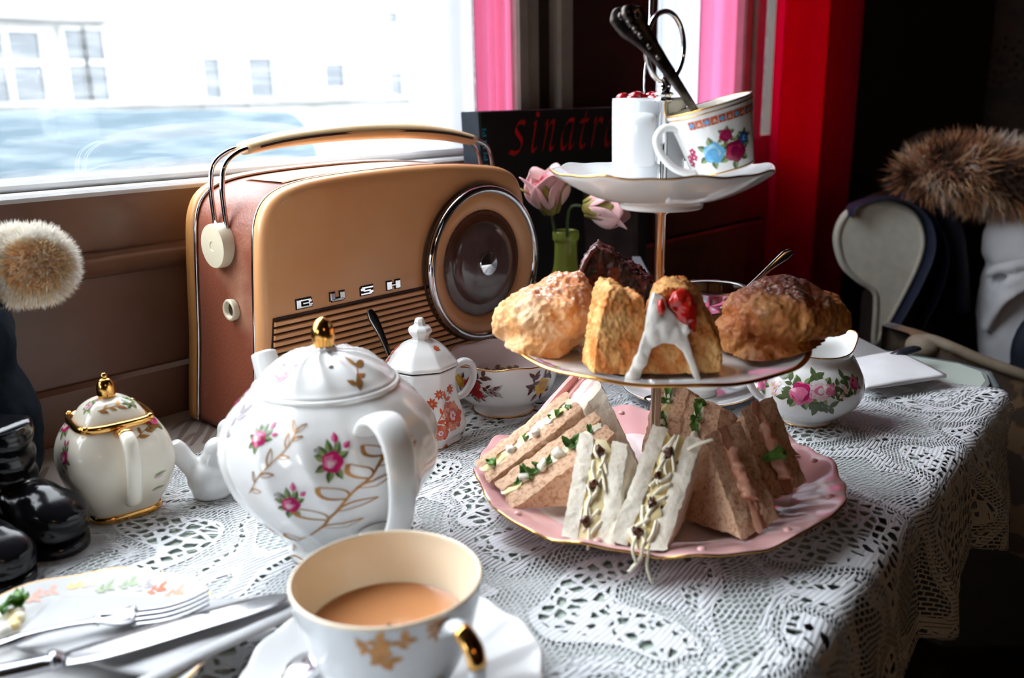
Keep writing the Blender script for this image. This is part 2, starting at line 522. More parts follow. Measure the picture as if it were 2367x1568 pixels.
for x, y in ((-.4, .2), (.86, .3), (-.4, .68), (.86, .68)):
    MB().box((x - .02, y - .02, -.74), (x + .02, y + .02, -.028), 0, .004).build('leg', WOODD, tb)
# patterned strip of oilcloth between lace and wall
OILC = mat('patterned_oilcloth', (.34, .29, .25), .35, col2=(.38, .33, .29), nscale=30)
OILP = mat('oilcloth_leaf_print', (.19, .13, .11), .4, col2=(.22, .16, .13), nscale=30)
oc = thing('oilcloth', 'taupe oilcloth with brown leaf sprays showing between lace cloth and wall', 'tablecloth', (.3, .69, 0))
MB().box((-.4, .60, .0001), (.9, .742, .0006)).build('sheet', OILC, oc)
for pts, lv in (([(395, 1040), (430, 990), (455, 955), (462, 925)], 1), ([(440, 1030), (470, 985), (478, 940)], 1), ([(470, 1025), (500, 975), (512, 935)], 1), ([(395, 995), (425, 975), (450, 972)], 0), ([(410, 1035), (445, 1005), (470, 1003)], 0), ([(60, 1150), (90, 1110), (110, 1080)], 1)):
    P = [onz(x, y, .0008) for x, y in cr([(a, b, 0) for a, b in pts], 6) for x, y in [(x[0], x[1])]] if False else [onz(q[0], q[1], .0008) for q in cr([(a, b, 0) for a, b in pts], 6)]
    vs = []
    for i, p in enumerate(P):
        t_ = (P[min(i + 1, len(P) - 1)] - P[max(i - 1, 0)]).normalized()
        s_ = UP.cross(t_) * (.0012 + .0016 * math.sin(PI * i / (len(P) - 1)))
        vs += [p - s_, p + s_]
    MB().add(vs, [(2 * i, 2 * i + 1, 2 * i + 3, 2 * i + 2) for i in range(len(P) - 1)]).build('leaf_spray_print', OILP, oc)

# lace cloth
LACE = bpy.data.materials.new('white_lace')
LACE.use_nodes = True
nt = LACE.node_tree
N = nt.nodes
bs = N['Principled BSDF']
def nd(t, **k):
    n = N.new('ShaderNode' + t)
    for a, b in k.items(): setattr(n, a, b)
    return n
def lk(a, b): nt.links.new(a, b)
def math_(op, a, b=None, c=None):
    n = nd('Math', operation=op)
    for i, x in enumerate((a, b, c)):
        if x is None: continue
        if hasattr(x, 'links'): lk(x, n.inputs[i])
        else: n.inputs[i].default_value = x
    return n.outputs[0]
uv = nd('UVMap').outputs[0]
nw = nd('TexNoise'); nw.inputs['Scale'].default_value = 22; nw.inputs['Detail'].default_value = 1
lk(uv, nw.inputs['Vector'])
off = nd('VectorMath', operation='SCALE'); off.inputs['Scale'].default_value = .018
lk(nw.outputs['Color'], off.inputs[0])
wp = nd('VectorMath', operation='ADD'); lk(uv, wp.inputs[0]); lk(off.outputs[0], wp.inputs[1])
W = wp.outputs[0]
zn = nd('TexNoise'); zn.inputs['Scale'].default_value = 13; zn.inputs['Detail'].default_value = .5; zn.inputs['Distortion'].default_value = .8
lk(uv, zn.inputs['Vector'])
ZF = zn.outputs['Fac']
def holes_brick(sx, sy, mort, rot=0.0):
    mp = nd('Mapping'); lk(W, mp.inputs[0]); mp.inputs['Rotation'].default_value = (0, 0, rot)
    b = nd('TexBrick'); lk(mp.outputs[0], b.inputs[0])
    b.inputs['Scale'].default_value = 1; b.inputs['Brick Width'].default_value = sx; b.inputs['Row Height'].default_value = sy
    b.inputs['Mortar Size'].default_value = mort; b.inputs['Mortar Smooth'].default_value = .2
    return b.outputs['Fac']          # 1 = thread
def holes_vor(scale, th):
    v = nd('TexVoronoi', feature='DISTANCE_TO_EDGE'); v.inputs['Scale'].default_value = scale; v.inputs['Randomness'].default_value = .75
    lk(W, v.inputs['Vector'])
    return math_('LESS_THAN', v.outputs['Distance'], th)
big = holes_vor(125, .15)
slit = holes_brick(.0050, .0026, .00050, .25)
fine = holes_brick(.0062, .0032, .00052, -.15)
wv = nd('TexWave', wave_type='BANDS', bands_direction='Y'); wv.inputs['Scale'].default_value = 105; wv.inputs['Distortion'].default_value = 5; wv.inputs['Detail Scale'].default_value = .25; wv.inputs['Detail'].default_value = 1
lk(uv, wv.inputs['Vector'])
rib = math_('GREATER_THAN', wv.outputs['Fac'], .16)
def band(lo, hi): return math_('MULTIPLY', math_('GREATER_THAN', ZF, lo), math_('LESS_THAN', ZF, hi))
def pick(mask, a, b):   # a where mask else b
    return math_('ADD', math_('MULTIPLY', mask, a), math_('MULTIPLY', math_('SUBTRACT', 1.0, mask), b))
al = pick(band(0, .415), big, 1.0)
al = pick(band(.415, .44), 1.0, al)
al = pick(band(.44, .525), slit, al)
al = pick(band(.525, .555), rib, al)
al = pick(band(.555, .58), holes_vor(170, .13), al)
al = pick(band(.595, .63), rib, al)
al = pick(band(.64, 1.0), fine, al)
lk(al, bs.inputs['Alpha'])
cn = nd('ValToRGB'); cn.color_ramp.elements[0].color = (.84, .86, .90, 1); cn.color_ramp.elements[1].color = (.90, .91, .93, 1)
n3 = nd('TexNoise'); n3.inputs['Scale'].default_value = 300; lk(uv, n3.inputs['Vector']); lk(n3.outputs['Fac'], cn.inputs[0]); lk(cn.outputs[0], bs.inputs['Base Color'])
bs.inputs['Roughness'].default_value = .85
thr = nd('TexWave', wave_type='BANDS', bands_direction='X'); thr.inputs['Scale'].default_value = 260; thr.inputs['Distortion'].default_value = 2; lk(uv, thr.inputs['Vector'])
bh = math_('ADD', math_('MULTIPLY', al, 1.0), math_('MULTIPLY', math_('ADD', thr.outputs['Fac'], wv.outputs['Fac']), .35))
bp = nd('Bump'); bp.inputs['Strength'].default_value = .7; bp.inputs['Distance'].default_value = .0012
lk(bh, bp.inputs['Height']); lk(bp.outputs[0], bs.inputs['Normal'])
YB = .637
def cloth(u, v):
    x = -.35 + (1.225) * u
    ye = yedge(x) - .016
    flat = YB + .006 * math.sin(x * 40) - ye
    drop = .080 + .013 * abs(math.sin(x * 21 + .6)) + .03 * max(0, x - .78) / .1
    s = v * (flat + drop)
    if x > .84: x -= .006 * math.sin(s * 55) * (x - .84) / .035
    ripple = .0009 * fbm((x, s, 0), 14, 3)
    rad = .012
    if s < flat - rad:
        return V((x, ye + flat - s, .0012 + max(-.0003, min(.0004, ripple))))
    a = (s - (flat - rad)) / (rad * PI / 2) * PI / 2
    if a < PI / 2:
        return V((x, ye + rad - math.sin(a) * rad, .0012 - rad * (1 - math.cos(a))))
    e = (a - PI / 2) * rad
    fold = (.010 * math.sin(x * 42 + 1) + .007 * math.sin(x * 77)) * min(1, e / .05)
    return V((x, ye - .002 - max(-.004, fold) - e * .12, .0012 - rad - e))
lc = MB().grid(cloth, 180, 110, 0, True, lambda u, v: (-.35 + 1.225 * u, v * .56)).build('lace_cloth', LACE)
sdm = lc.modifiers.new('t', 'SOLIDIFY'); sdm.thickness = .0007; sdm.offset = -1
tag(lc, 'white crocheted lace cloth spread over the tea table with scalloped hanging hem', 'tablecloth')

# ------------------------------------------------------------------ printed flowers laid on turned china
class Surf:
    def __init__(s, prof, c, fn=None, sub=6):
        s.p = cr(prof, sub) if sub > 1 else prof
        s.c = V(c)
        s.fn = fn
        s.l = [0.0]
        for a, b in zip(s.p, s.p[1:]):
            s.l.append(s.l[-1] + math.hypot(b[0] - a[0], b[1] - a[1]))
    def rz(s, l):
        l = max(0, min(l, s.l[-1] - 1e-6))
        lo, hi = 0, len(s.l) - 1
        while hi - lo > 1:
            k = (lo + hi) // 2
            if s.l[k] <= l: lo = k
            else: hi = k
        t = (l - s.l[lo]) / max(1e-9, s.l[lo + 1] - s.l[lo])
        a, b = s.p[lo], s.p[lo + 1]
        return a[0] + (b[0] - a[0]) * t, a[1] + (b[1] - a[1]) * t
    def P(s, th, l):
        r, z = s.rz(l)
        if s.fn: r, z = s.fn(r, z, th)
        return s.c + V((r * math.cos(th), r * math.sin(th), z))
    def N(s, th, l):
        e = 1e-3
        a = s.P(th + e / max(s.rz(l)[0], .004), l) - s.P(th - e / max(s.rz(l)[0], .004), l)
        b = s.P(th, l + e) - s.P(th, l - e)
        n = a.cross(b)
        n.normalize()
        return n
    def hit(s, x, y, lo=0.0, hi=1.0):            # first point of the surface met by the sight line
        q = ray(x, y)
        best = None
        L0, L1 = s.l[-1] * lo, s.l[-1] * hi
        for i in range(0, 121):
            l = L0 + (L1 - L0) * i / 120
            for k in range(0, 73):
                th = s.tc() + (k - 36) / 36 * 1.75
                p = s.P(th, l)
                d = RM.transposed() @ (p - CAM)
                ex = 1183.5 + FPX * d.x / -d.z - x
                ey = 784 - FPX * d.y / -d.z - y
                e = ex * ex + ey * ey
                if best is None or e < best[0]: best = (e, th, l)
        _, th, l = best
        return th, l
    def tc(s):
        return math.atan2(CAM.y - s.c.y, CAM.x - s.c.x)
def lay(S, th0, l0, eps=.00025, rot=0.0, sc_=1.0, flip=1):
    r0 = max(S.rz(l0)[0], .006)
    ca, sa = math.cos(rot), math.sin(rot)
    def f(u, v):
        u, v = u * sc_ * flip, v * sc_
        a, b = u * ca - v * sa, u * sa + v * ca
        th, l = th0 + a / r0, l0 + b
        return S.P(th, l) + S.N(th, l) * eps
    return f
def d_leaf(mb, f, x, y, ang, L, Wd, mi=0, mi2=None):
    n = 6
    ca, sa = math.cos(ang), math.sin(ang)
    vs = []
    for i in range(n + 1):
        t = i / n
        w = Wd * math.sin(PI * t ** .8) * .5
        for k in (-1, 0, 1):
            a, b = t * L, k * w
            vs.append(f(x + a * ca - b * sa, y + a * sa + b * ca))
    for i in range(n):
        mb_f = [(i * 3, i * 3 + 3, i * 3 + 4, i * 3 + 1)], [(i * 3 + 1, i * 3 + 4, i * 3 + 5, i * 3 + 2)]
    mb.add(vs, [(i * 3, i * 3 + 3, i * 3 + 4, i * 3 + 1) for i in range(n)], mi)
    mb.add(vs, [(i * 3 + 1, i * 3 + 4, i * 3 + 5, i * 3 + 2) for i in range(n)], mi if mi2 is None else mi2)
def d_line(mb, f, pts, w, mi=0):
    P = cr(pts, 5)
    vs = []
    for i, (x, y) in enumerate(P):
        a = P[min(i + 1, len(P) - 1)]; b = P[max(i - 1, 0)]
        dx, dy = a[0] - b[0], a[1] - b[1]
        l = math.hypot(dx, dy) or 1
        vs += [f(x - dy / l * w / 2, y + dx / l * w / 2), f(x + dy / l * w / 2, y - dx / l * w / 2)]
    mb.add(vs, [(2 * i, 2 * i + 1, 2 * i + 3, 2 * i + 2) for i in range(len(P) - 1)], mi)
def d_disc(mb, f, x, y, r, mi=0, lob=0, amp=0.0, ph=0.0, n=20, sy=1.0):
    vs = [f(x, y)]
    for k in (.5, 1):
        for i in range(n):
            a = 2 * PI * i / n
            rr = r * k * (1 + amp * math.cos(lob * a + ph) if lob else 1)
            vs.append(f(x + rr * math.cos(a), y + rr * math.sin(a) * sy))
    fs = [(0, 1 + i, 1 + (i + 1) % n) for i in range(n)] + [(1 + i, 1 + n + i, 1 + n + (i + 1) % n, 1 + (i + 1) % n) for i in range(n)]
    mb.add(vs, fs, mi)
def pm(name, c, c2=None, metal=0.0, rough=.14):
    return mat('print_' + name, c, rough, metal, c2 or tuple(k * .75 for k in c), 300)
P_MAG = pm('magenta', (.56, .02, .14)); P_PINK = pm('pink', (.78, .20, .36)); P_PALE = pm('pale_pink', (.86, .60, .64))
P_GRN = pm('green', (.09, .13, .05)); P_LGRN = pm('light_green', (.26, .36, .14)); P_GOLD = pm('gold_leaf', (.52, .24, .07), None, .45, .28)
P_RED = pm('red', (.55, .02, .02)); P_RUST = pm('rust', (.62, .10, .04)); P_BRN = pm('brown', (.12, .03, .02)); P_YEL = pm('yellow', (.80, .48, .06))
P_GREY = pm('grey', (.48, .44, .46)); P_BLUE = pm('blue', (.10, .42, .75)); P_NAVY = pm('navy', (.04, .08, .25)); P_WHT = pm('white', (.85, .80, .80)); P_SALM = pm('salmon', (.76, .27, .16))
P_PURP = pm('purple', (.30, .03, .28)); P_PEACH = pm('peach', (.74, .50, .36))
def m_rose(S, x, y, par, k=1.0, rot=0.0, cols=(P_MAG, P_PINK, P_PALE), name='rose_print', buds=True, seg=None, leaves=(P_GRN, P_LGRN)):
    th, l = S.hit(x, y) if seg is None else S.hit(x, y, *seg)
    mb = MB()
    f = lay(S, th, l, .00022, rot, k)
    g = lay(S, th, l, .00042, rot, k)
    h = lay(S, th, l, .0006, rot, k)
    for a, d in ((150, .0075), (200, .007), (250, .0085), (290, .008), (60, .009), (95, .010), (125, .009), (25, .0075)):
        a = math.radians(a)
        d_leaf(mb, f, .004 * math.cos(a), .004 * math.sin(a), a, d, .0045, 3, 4)
    if buds:
        d_line(mb, f, [(0, 0), (.003, .008), (.0035, .012)], .0006, 3)
        d_leaf(mb, g, .0035, .0105, 1.5, .007, .0042, 0, 1)
        d_leaf(mb, g, .008, .007, .7, .0055, .0035, 0, 1)
        for q in ((-.007, .006), (-.0085, .0085), (-.006, .009)):
            d_disc(mb, f, q[0], q[1], .0013, 5)
    d_disc(mb, g, 0, 0, .0062, 0, 5, .08, .4)
    d_disc(mb, h, -.0012, .0004, .0038, 1, 5, .12, 1)
    hh = lay(S, th, l, .00075, rot, k)
    d_disc(mb, hh, -.0014, -.001, .0021, 2, 3, .2)
    d_disc(mb, hh, .0018, .0022, .0014, 0)
    return mb.build(name, [cols[0], cols[1], cols[2], leaves[0], leaves[1], P_GREY], par)
def m_spray(S, pts, par, mt, leaf=.010, w=.0008, name='leaf_spray_print', seg=None, wid=.42, hollow=False):
    A = [S.hit(x, y) if seg is None else S.hit(x, y, *seg) for x, y in pts]
    th0, l0 = A[0]
    r0 = max(S.rz(l0)[0], .006)
    P2 = [((t - th0) * r0, l - l0) for t, l in A]
    mb = MB()
    f = lay(S, th0, l0, .0003)
    d_line(mb, f, P2, w, 0)
    P = cr(P2, 4)
    for i in range(1, len(P), 2):
        a = math.atan2(P[i][1] - P[i - 1][1], P[i][0] - P[i - 1][0])
        for sgn in (1, -1):
            if (i // 2 + (sgn > 0)) % 2 == 0 or i > len(P) - 3:
                L = leaf * (.75 + .4 * ((i * 37) % 10) / 10)
                if hollow:
                    b_ = a + sgn * .75
                    for g_ in (1, -1):
                        q_ = [(t * L, g_ * L * wid * .5 * math.sin(PI * t ** .85)) for t in (0, .2, .45, .7, 1)]
                        d_line(mb, f, [(P[i][0] + u * math.cos(b_) - v * math.sin(b_), P[i][1] + u * math.sin(b_) + v * math.cos(b_)) for u, v in q_], w * (1.3 if g_ > 0 else .7), 0)
                    continue
                d_leaf(mb, f, P[i][0], P[i][1], a + sgn * .75, L, L * wid, 0, 1 if hollow else None)
    return mb.build(name, [mt, P_PEACH if hollow else mt], par)

# ------------------------------------------------------------------ radio
LEATH = mat('brown_leathercloth', (.27, .075, .04), .36, col2=(.42, .19, .115), nscale=9, nlo=.50, nhi=.58, bump=(420, .35), spec=.5)
BAKE = mat('tan_radio_plastic', (.84, .43, .19), .33, col2=(.74, .31, .11), nscale=9, nlo=.3, nhi=.75, coat=.15)
BACKP = mat('tan_radio_back', (.62, .30, .10), .4, col2=(.52, .22, .06), nscale=14)
KNOB = mat('ivory_plastic', (.80, .72, .54), .35, col2=(.74, .64, .46), nscale=18)
GRIP = mat('worn_cream_plastic', (.80, .60, .34), .35, col2=(.70, .46, .22), nscale=20, nlo=.3, nhi=.8)
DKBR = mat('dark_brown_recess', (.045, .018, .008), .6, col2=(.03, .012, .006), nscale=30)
DIAL = mat('brown_dial', (.13, .045, .02), .25, col2=(.09, .03, .015), nscale=60, coat=.5)
DIALG = mat('smoky_dial_centre', (.16, .10, .09), .16, col2=(.10, .05, .045), nscale=25, coat=.6)
radio = thing('portable_radio', 'vintage tan and brown portable radio with chrome dial ring and swing handle', 'radio', (.52, .66, 0))
z0 = .0045
ol = [(.3525, z0), (.356, .035), (.361, .075), (.3645, .12), (.3675, .155), (.3715, .18), (.382, .1965), (.403, .2055), (.44, .2098), (.50, .2116), (.56, .2112), (.61, .2075), (.642, .2018), (.659, .190), (.6672, .168), (.673, .13), (.680, .085), (.686, .04), (.690, z0)]
OL = cr(ol, 4)
cxr, czr = .522, .10
def inset(P, d):
    out = []
    n = len(P)
    for i in range(n):
        a, b = P[max(i - 1, 0)], P[min(i + 1, n - 1)]
        dx, dy = b[0] - a[0], b[1] - a[1]
        l = math.hypot(dx, dy)
        out.append((P[i][0] + dy / l * d, max(z0, P[i][1] - dx / l * d)))
    return out
def loop(d, y): return [(x, y, z) for x, z in inset(OL, d)]
MB().rings([loop(.0022, .612), loop(.0022, .700)], True, 0, True, False, False).build('case', LEATH, radio)
MB().rings([loop(.0, .6125), loop(0, .6065), loop(.0008, .6035), loop(.003, .6012), loop(.0065, .600), loop(.012, .600)], True, 0, True, True, True).build('front_panel', BAKE, radio)
MB().rings([loop(.004, .718), loop(0, .716), loop(0, .7025)], True, 0, True, True, True).build('back_panel', BACKP, radio)
for y in (.6135, .7010):
    MB().sweep(loop(.0006, y), .0015, .0013, (0, 1, 0), 8).build('chrome_trim', CHROME, radio)
MB().sweep(loop(.0012, .6155), .0006, .0009, (0, 1, 0), 6).build('dark_trim', DKBR, radio)
# tan tuning scale inset in the top
P = [q for q in OL if .405 < q[0] < .60 and q[1] > .15]
MB().rings([[(x, .630, z - .0016) for x, z in P], [(x, .632, z - .0008) for x, z in P], [(x, .684, z - .0008) for x, z in P], [(x, .686, z - .0016) for x, z in P]], False).build('tuning_scale', BAKE, radio)
# slatted grille
gr = [(.372, .106), (.6765, .106), (.688, .014), (.3575, .014)]
MB().prism([(x, .5993, z) for x, z in gr], (0, .001, 0)).build('grille_recess', DKBR, radio)
def edge_x(z, right):
    if right: return .6765 + (.106 - z) / .092 * .0105 - .0008
    return .372 - (.106 - z) / .092 * .0130 + .001
for k in range(17):
    zt = .1032 - k * .00535
    zb = zt - .0036
    MB().rings([[(edge_x(zb, 0), y, zb + i), (edge_x(zb, 1), y, zb + i), (edge_x(zt, 1), y, zt - i), (edge_x(zt, 0), y, zt - i)] for y, i in ((.6, 0), (.5977, 0), (.5968, .0006))], True, 0, False, False, True).build('slat', BAKE, radio)
# dial
DC = (.600, .117)
def ylathe(prof, seg=64):
    mb = MB()
    return mb.rings([[(DC[0] + r * math.cos(2 * PI * i / seg), y, DC[1] + r * math.sin(2 * PI * i / seg)) for i in range(seg)] for r, y in prof])
ylathe([(.0675, .599), (.0675, .5925), (.064, .5905), (.054, .5935), (.0505, .5955), (.0505, .599)]).build('dial_surround', BAKE, radio)
def tor(R, r, y, m=None):
    return ylathe([(R + r * math.cos(a), y + r * math.sin(a)) for a in [2 * PI * i / 14 for i in range(15)]])
tor(.0695, .0036, .5915).build('dial_ring', CHROME, radio)
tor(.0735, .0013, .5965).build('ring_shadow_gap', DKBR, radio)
ylathe([(.0505, .5962), (.046, .5968), (.0395, .5955)]).build('dial_scale', DIAL, radio)
tk = MB()
for i in range(120):
    a = 2 * PI * i / 120
    r1, r2 = .0465, (.0498 if i % 5 == 0 else .0484)
    for q in [0]:
        c_, s_ = math.cos(a), math.sin(a)
        w = .0002
        tk.add([(DC[0] + r1 * c_ - w * s_, .5955, DC[1] + r1 * s_ + w * c_), (DC[0] + r1 * c_ + w * s_, .5955, DC[1] + r1 * s_ - w * c_), (DC[0] + r2 * c_ + w * s_, .5953, DC[1] + r2 * s_ - w * c_), (DC[0] + r2 * c_ - w * s_, .5953, DC[1] + r2 * s_ + w * c_)], [(0, 1, 2, 3)], 0, False)
tk.build('scale_marks', mat('faded_marks', (.30, .13, .06), .5, col2=(.25, .1, .05), nscale=80), radio, 'stuff')
ylathe([(.0395, .5955), (.038, .5925), (.030, .5908), (.018, .590), (.0108, .5899)]).build('tuning_knob', DIALG, radio)
mb = ylathe([(.0108, .590), (.0112, .5875), (.0105, .5868)])
seg = 32
vs = [(DC[0], .5840, DC[1])] + [(DC[0] + .0105 * math.cos(2 * PI * i / seg), .5868, DC[1] + .0105 * math.sin(2 * PI * i / seg)) for i in range(seg)]
mb.add(vs, [(0, 1 + i, 1 + (i + 1) % seg) for i in range(seg)], 0, False)
mb.build('hub', CHROME, radio)
# maker's letters
def letter(rects, x, holes=None):
    mb = MB()
    for a in rects:
        mb.box((x + a[0], .5982, .1095 + a[1]), (x + a[2], .6004, .1095 + a[3]), 0, .0004)
    o = mb.build('letter', SILVER, radio)
    bk = MB()
    for a in rects:
        bk.box((x + a[0] - .0007, .5994, .1095 + a[1] - .0007), (x + a[2] + .0007, .6006, .1095 + a[3] + .0007))
    bk.build('letter_rim', DKBR, o)
h_ = .0072
letter([(0, 0, .0040, h_), (.004, 0, .0142, .0018), (.004, h_ - .0018, .0135, h_), (.006, .0027, .0125, .0045), (.0115, .0012, .0148, .0034), (.0112, .0038, .0142, .0062)], .394)
letter([(0, .001, .0045, h_), (.0098, .001, .0142, h_), (.0015, 0, .0128, .0024)], .4265)
letter([(.0018, h_ - .0020, .0135, h_), (.0005, .0035, .0048, .0062), (.0030, .0026, .0110, .0046), (.0092, .0010, .0135, .0036), (.0005, 0, .0118, .0020)], .457)
letter([(0, 0, .0052, h_), (.0052, .0028, .0095, .0044), (.0095, 0, .0147, h_)], .4858)
# swing handle
for xs, sg in ((.3735, -1), (.672, 1)):
    kn = MB()
    cxk = (.376, .66, .158) if sg < 0 else (.668, .66, .158)
    xk = cxk[0]
    kn.rings([[(xk + sg * t, .66 + r * math.cos(2 * PI * i / 32), .158 + r * math.sin(2 * PI * i / 32)) for i in range(32)] for r, t in ((.0175, 0), (.0178, .006), (.0178, .014), (.0172, .0155))], True, 0, True, True, False)
    kn.rings([[(xk + sg * t, .66 + r * math.cos(2 * PI * i / 32), .158 + r * math.sin(2 * PI * i / 32)) for i in range(32)] for r, t in ((.0172, .0155), (.004, .0156), (.0034, .0150), (.0015, .0150))], True, 0, False, False, True)
    kn.build('pivot_knob', KNOB, radio)
    MB().rings([[(xk + sg * t, .66 + r * math.cos(2 * PI * i / 28), .158 + r * math.sin(2 * PI * i / 28)) for i in range(28)] for r, t in ((.0188, -.001), (.0188, .0028), (.017, .003))], True, 0, True, True, True).build('pivot_washer', DKBR, radio)
    for dy in (-.0085, .0085):
        if sg < 0:
            path = cr([(.3705, .66 + dy, .165), (.3695, .66 + dy, .185), (.3695, .66 + dy, .205), (.374, .66 + dy, .2215), (.387, .66 + dy * .9, .2305), (.402, .66 + dy * .8, .2335)], 6)
        else:
            path = cr([(.6715, .66 + dy, .165), (.6745, .66 + dy, .185), (.6735, .66 + dy, .205), (.668, .66 + dy, .219), (.656, .66 + dy * .9, .2265), (.645, .66 + dy * .8, .2285)], 6)
        MB().sweep(path, .0021, None, None, 12).build('handle_wire', CHROME, radio)
gp = cr([(.396, .66, .2325), (.43, .66, .2375), (.475, .66, .2405), (.52, .66, .2412), (.57, .66, .2395), (.615, .66, .2347), (.652, .66, .2275)], 6)
n_ = len(gp)
ga = [.0105 + .004 * math.sin(PI * min(1, max(0, (i / (n_ - 1))))) for i in range(n_)]
gb = [.0052 + .0024 * math.sin(PI * i / (n_ - 1)) for i in range(n_)]
MB().sweep(gp, ga, gb, (0, 1, 0), 16).build('grip', GRIP, radio)
MB().sweep([(x, y - .0125 - .0012 * math.sin(PI * i / (n_ - 1)), z) for i, (x, y, z) in enumerate(gp)][2:-2], .0006, .0012, (0, 1, 0), 6).build('grip_seam', DKBR, radio)
# socket in the left side
sx = .3625
MB().rings([[(sx + .003 + t, .645 + r * math.cos(2 * PI * i / 28), .108 + r * math.sin(2 * PI * i / 28)) for i in range(28)] for r, t in ((.0085, 0), (.0090, -.004), (.0078, -.0055), (.0058, -.0045), (.0055, .002))], True).build('socket', KNOB, radio)
MB().rings([[(sx + .0015, .645 + r * math.cos(2 * PI * i / 20), .108 + r * math.sin(2 * PI * i / 20)) for i in range(20)] for r in (.006, .001)], True, 0, True, False, True).build('socket_hole', DKBR, radio)
for x in (.385, .66):
    for y in (.618, .70):
        MB().lathe([(.006, .0015), (.006, .0046)], (x, y, 0), 16, 1).build('foot', DKBR, radio)

# ------------------------------------------------------------------ big black book
BLK = mat('black_book_cloth', (.008, .008, .010), .5, col2=(.014, .014, .016), nscale=40)
PAGE = mat('book_pages', (.70, .66, .58), .8, col2=(.6, .56, .48), nscale=120)
REDP = mat('red_title_ink', (.90, .012, .012), .45, col2=(.6, .008, .008), nscale=60)
BLUP = mat('blue_spine_ink', (.03, .36, .55), .45, col2=(.02, .3, .5), nscale=60)
GREYP = mat('grey_cover_picture', (.17, .13, .15), .5, col2=(.07, .055, .06), nscale=22)
SPN = mat('worn_spine', (.008, .010, .014), .7, col2=(.014, .018, .026), nscale=60, spec=.15)
bk = thing('book', 'tall black hardback with large red italic title leaning behind the radio', 'book', (.85, .70, 0))
def tilt(p): return V((p[0], p[1] + .045 * p[2], p[2]))
def bx(a, b, bev=.0008): return MB().box(a, b, 0, bev).jit(lambda p: tilt(p) - p)
bx((.702, .684, .003), (1.005, .6868, .2535)).build('front_cover', BLK, bk)
bx((.702, .7095, .003), (1.005, .7125, .2535)).build('back_cover', BLK, bk)
bx((.7005, .6845, .003), (.7035, .712, .2535)).build('spine', SPN, bk)
bx((.706, .687, .006), (1.0, .7093, .250)).build('page_block', PAGE, bk)
YF = .6836
bx((.873, YF, .045), (.985, YF + .0006, .172), 0).build('cover_picture', GREYP, bk)
NIB = (.0021, .0028)
def stroke(mb, pts, wd=1.0):
    P = cr(pts, 6)
    vs = []
    for x, z in P:
        vs += [tilt((x - NIB[0] * wd, YF - .0002, z - NIB[1] * wd)), tilt((x + NIB[0] * wd, YF - .0002, z + NIB[1] * wd))]
    mb.add(vs, [(2 * i, 2 * i + 1, 2 * i + 3, 2 * i + 2) for i in range(len(P) - 1)], 0, False)
def word():
    X0, Z0, sx_, sz_ = .7435, .2075, .0345, .0335
    sh = .22
    def T(px, pts): return [(X0 + px + (x + sh * y) * sx_, Z0 + y * sz_) for x, y in pts]
    G = {
        's': [[(.62, .95), (.45, 1.0), (.26, .92), (.22, .74), (.40, .55), (.56, .36), (.52, .12), (.30, 0), (.02, .06)]],
        'i': [[(.12, .86), (.22, .98), (.24, .80), (.18, .2), (.24, .02), (.40, .12)]],
        'n': [[(.05, .86), (.16, .98), (.17, .7), (.08, 0)], [(.10, .5), (.30, .88), (.48, .98), (.52, .78), (.44, .2), (.50, .02), (.64, .12)]],
        'a': [[(.62, .98), (.34, .96), (.12, .66), (.06, .26), (.16, .02), (.34, .10), (.54, .5), (.62, .98)], [(.62, .98), (.54, .3), (.56, .02), (.72, .12)]],
        't': [[(.30, 1.24), (.22, .8), (.14, .25), (.22, .02), (.42, .10)], [(.02, .92), (.46, .96)]],
        'r': [[(.05, .86), (.16, .98), (.17, .7), (.08, 0)], [(.12, .5), (.30, .86), (.46, .98), (.58, .86)]],
    }
    x = 0
    for ch in 'sinatra':
        mb = MB()
        for s in G[ch]: stroke(mb, T(x, s), .85)
        if ch == 'i':
            mb.add([tilt((X0 + x + (.30 + .10 * math.cos(a) + sh * 1.2) * sx_, YF - .0002, Z0 + 1.22 * sz_ + .0032 * math.sin(a))) for a in [2 * PI * i / 12 for i in range(12)]], [tuple(range(12))], 0, False)
        mb.build('title_letter', REDP, bk)
        x += {'s': .0315, 'i': .0225, 'n': .0325, 'a': .0335, 't': .0245, 'r': .0275}[ch]
word()
sub = MB()
for k in range(16):
    if k in (1, 7): continue
    x = .920 + k * .0042
    for a, b in (((x, .1955), (x + .0004, .1985)), ((x + .0018, .1955), (x + .0022, .1985)), ((x, .1968), (x + .0022, .1973))):
        sub.add([tilt((a[0], YF - .0002, a[1])), tilt((b[0], YF - .0002, a[1])), tilt((b[0], YF - .0002, b[1])), tilt((a[0], YF - .0002, b[1]))], [(0, 1, 2, 3)], 0, False)
sub.build('subtitle', mat('grey_ink', (.10, .10, .10), .5, col2=(.08, .08, .08), nscale=50), bk, 'stuff')
sp = MB()
for k in range(6):
    zz = .236 - k * .0125
    for dz, w in ((0, .006), (.0035, .0035), (.0065, .006)):
        sp.add([tilt((.7036, YF - .0002, zz - dz)), tilt((.7036 + w, YF - .0002, zz - dz)), tilt((.7036 + w, YF - .0002, zz - dz - .002)), tilt((.7036, YF - .0002, zz - dz - .002))], [(0, 1, 2, 3)], 0, False)
sp.build('spine_lettering', BLUP, bk, 'stuff')
# leaflet beside the book
cd = thing('menu_card', 'white folded card standing behind the chocolate cake', 'card', at(1490, 640, .44) * 1)
a_, b_ = at(1462, 592, .46), at(1478, 592, .46)
q1 = [at(1462, 594, .44), at(1480, 594, .44), at(1512, 655, .44), at(1560, 760, .44), at(1470, 760, .44), at(1490, 650, .44)]
MB().prism(q1[:4] + [q1[4]], ED * .002).build('leaf', mat('white_card', (.62, .64, .74), .6, col2=(.56, .58, .66), nscale=30), cd)

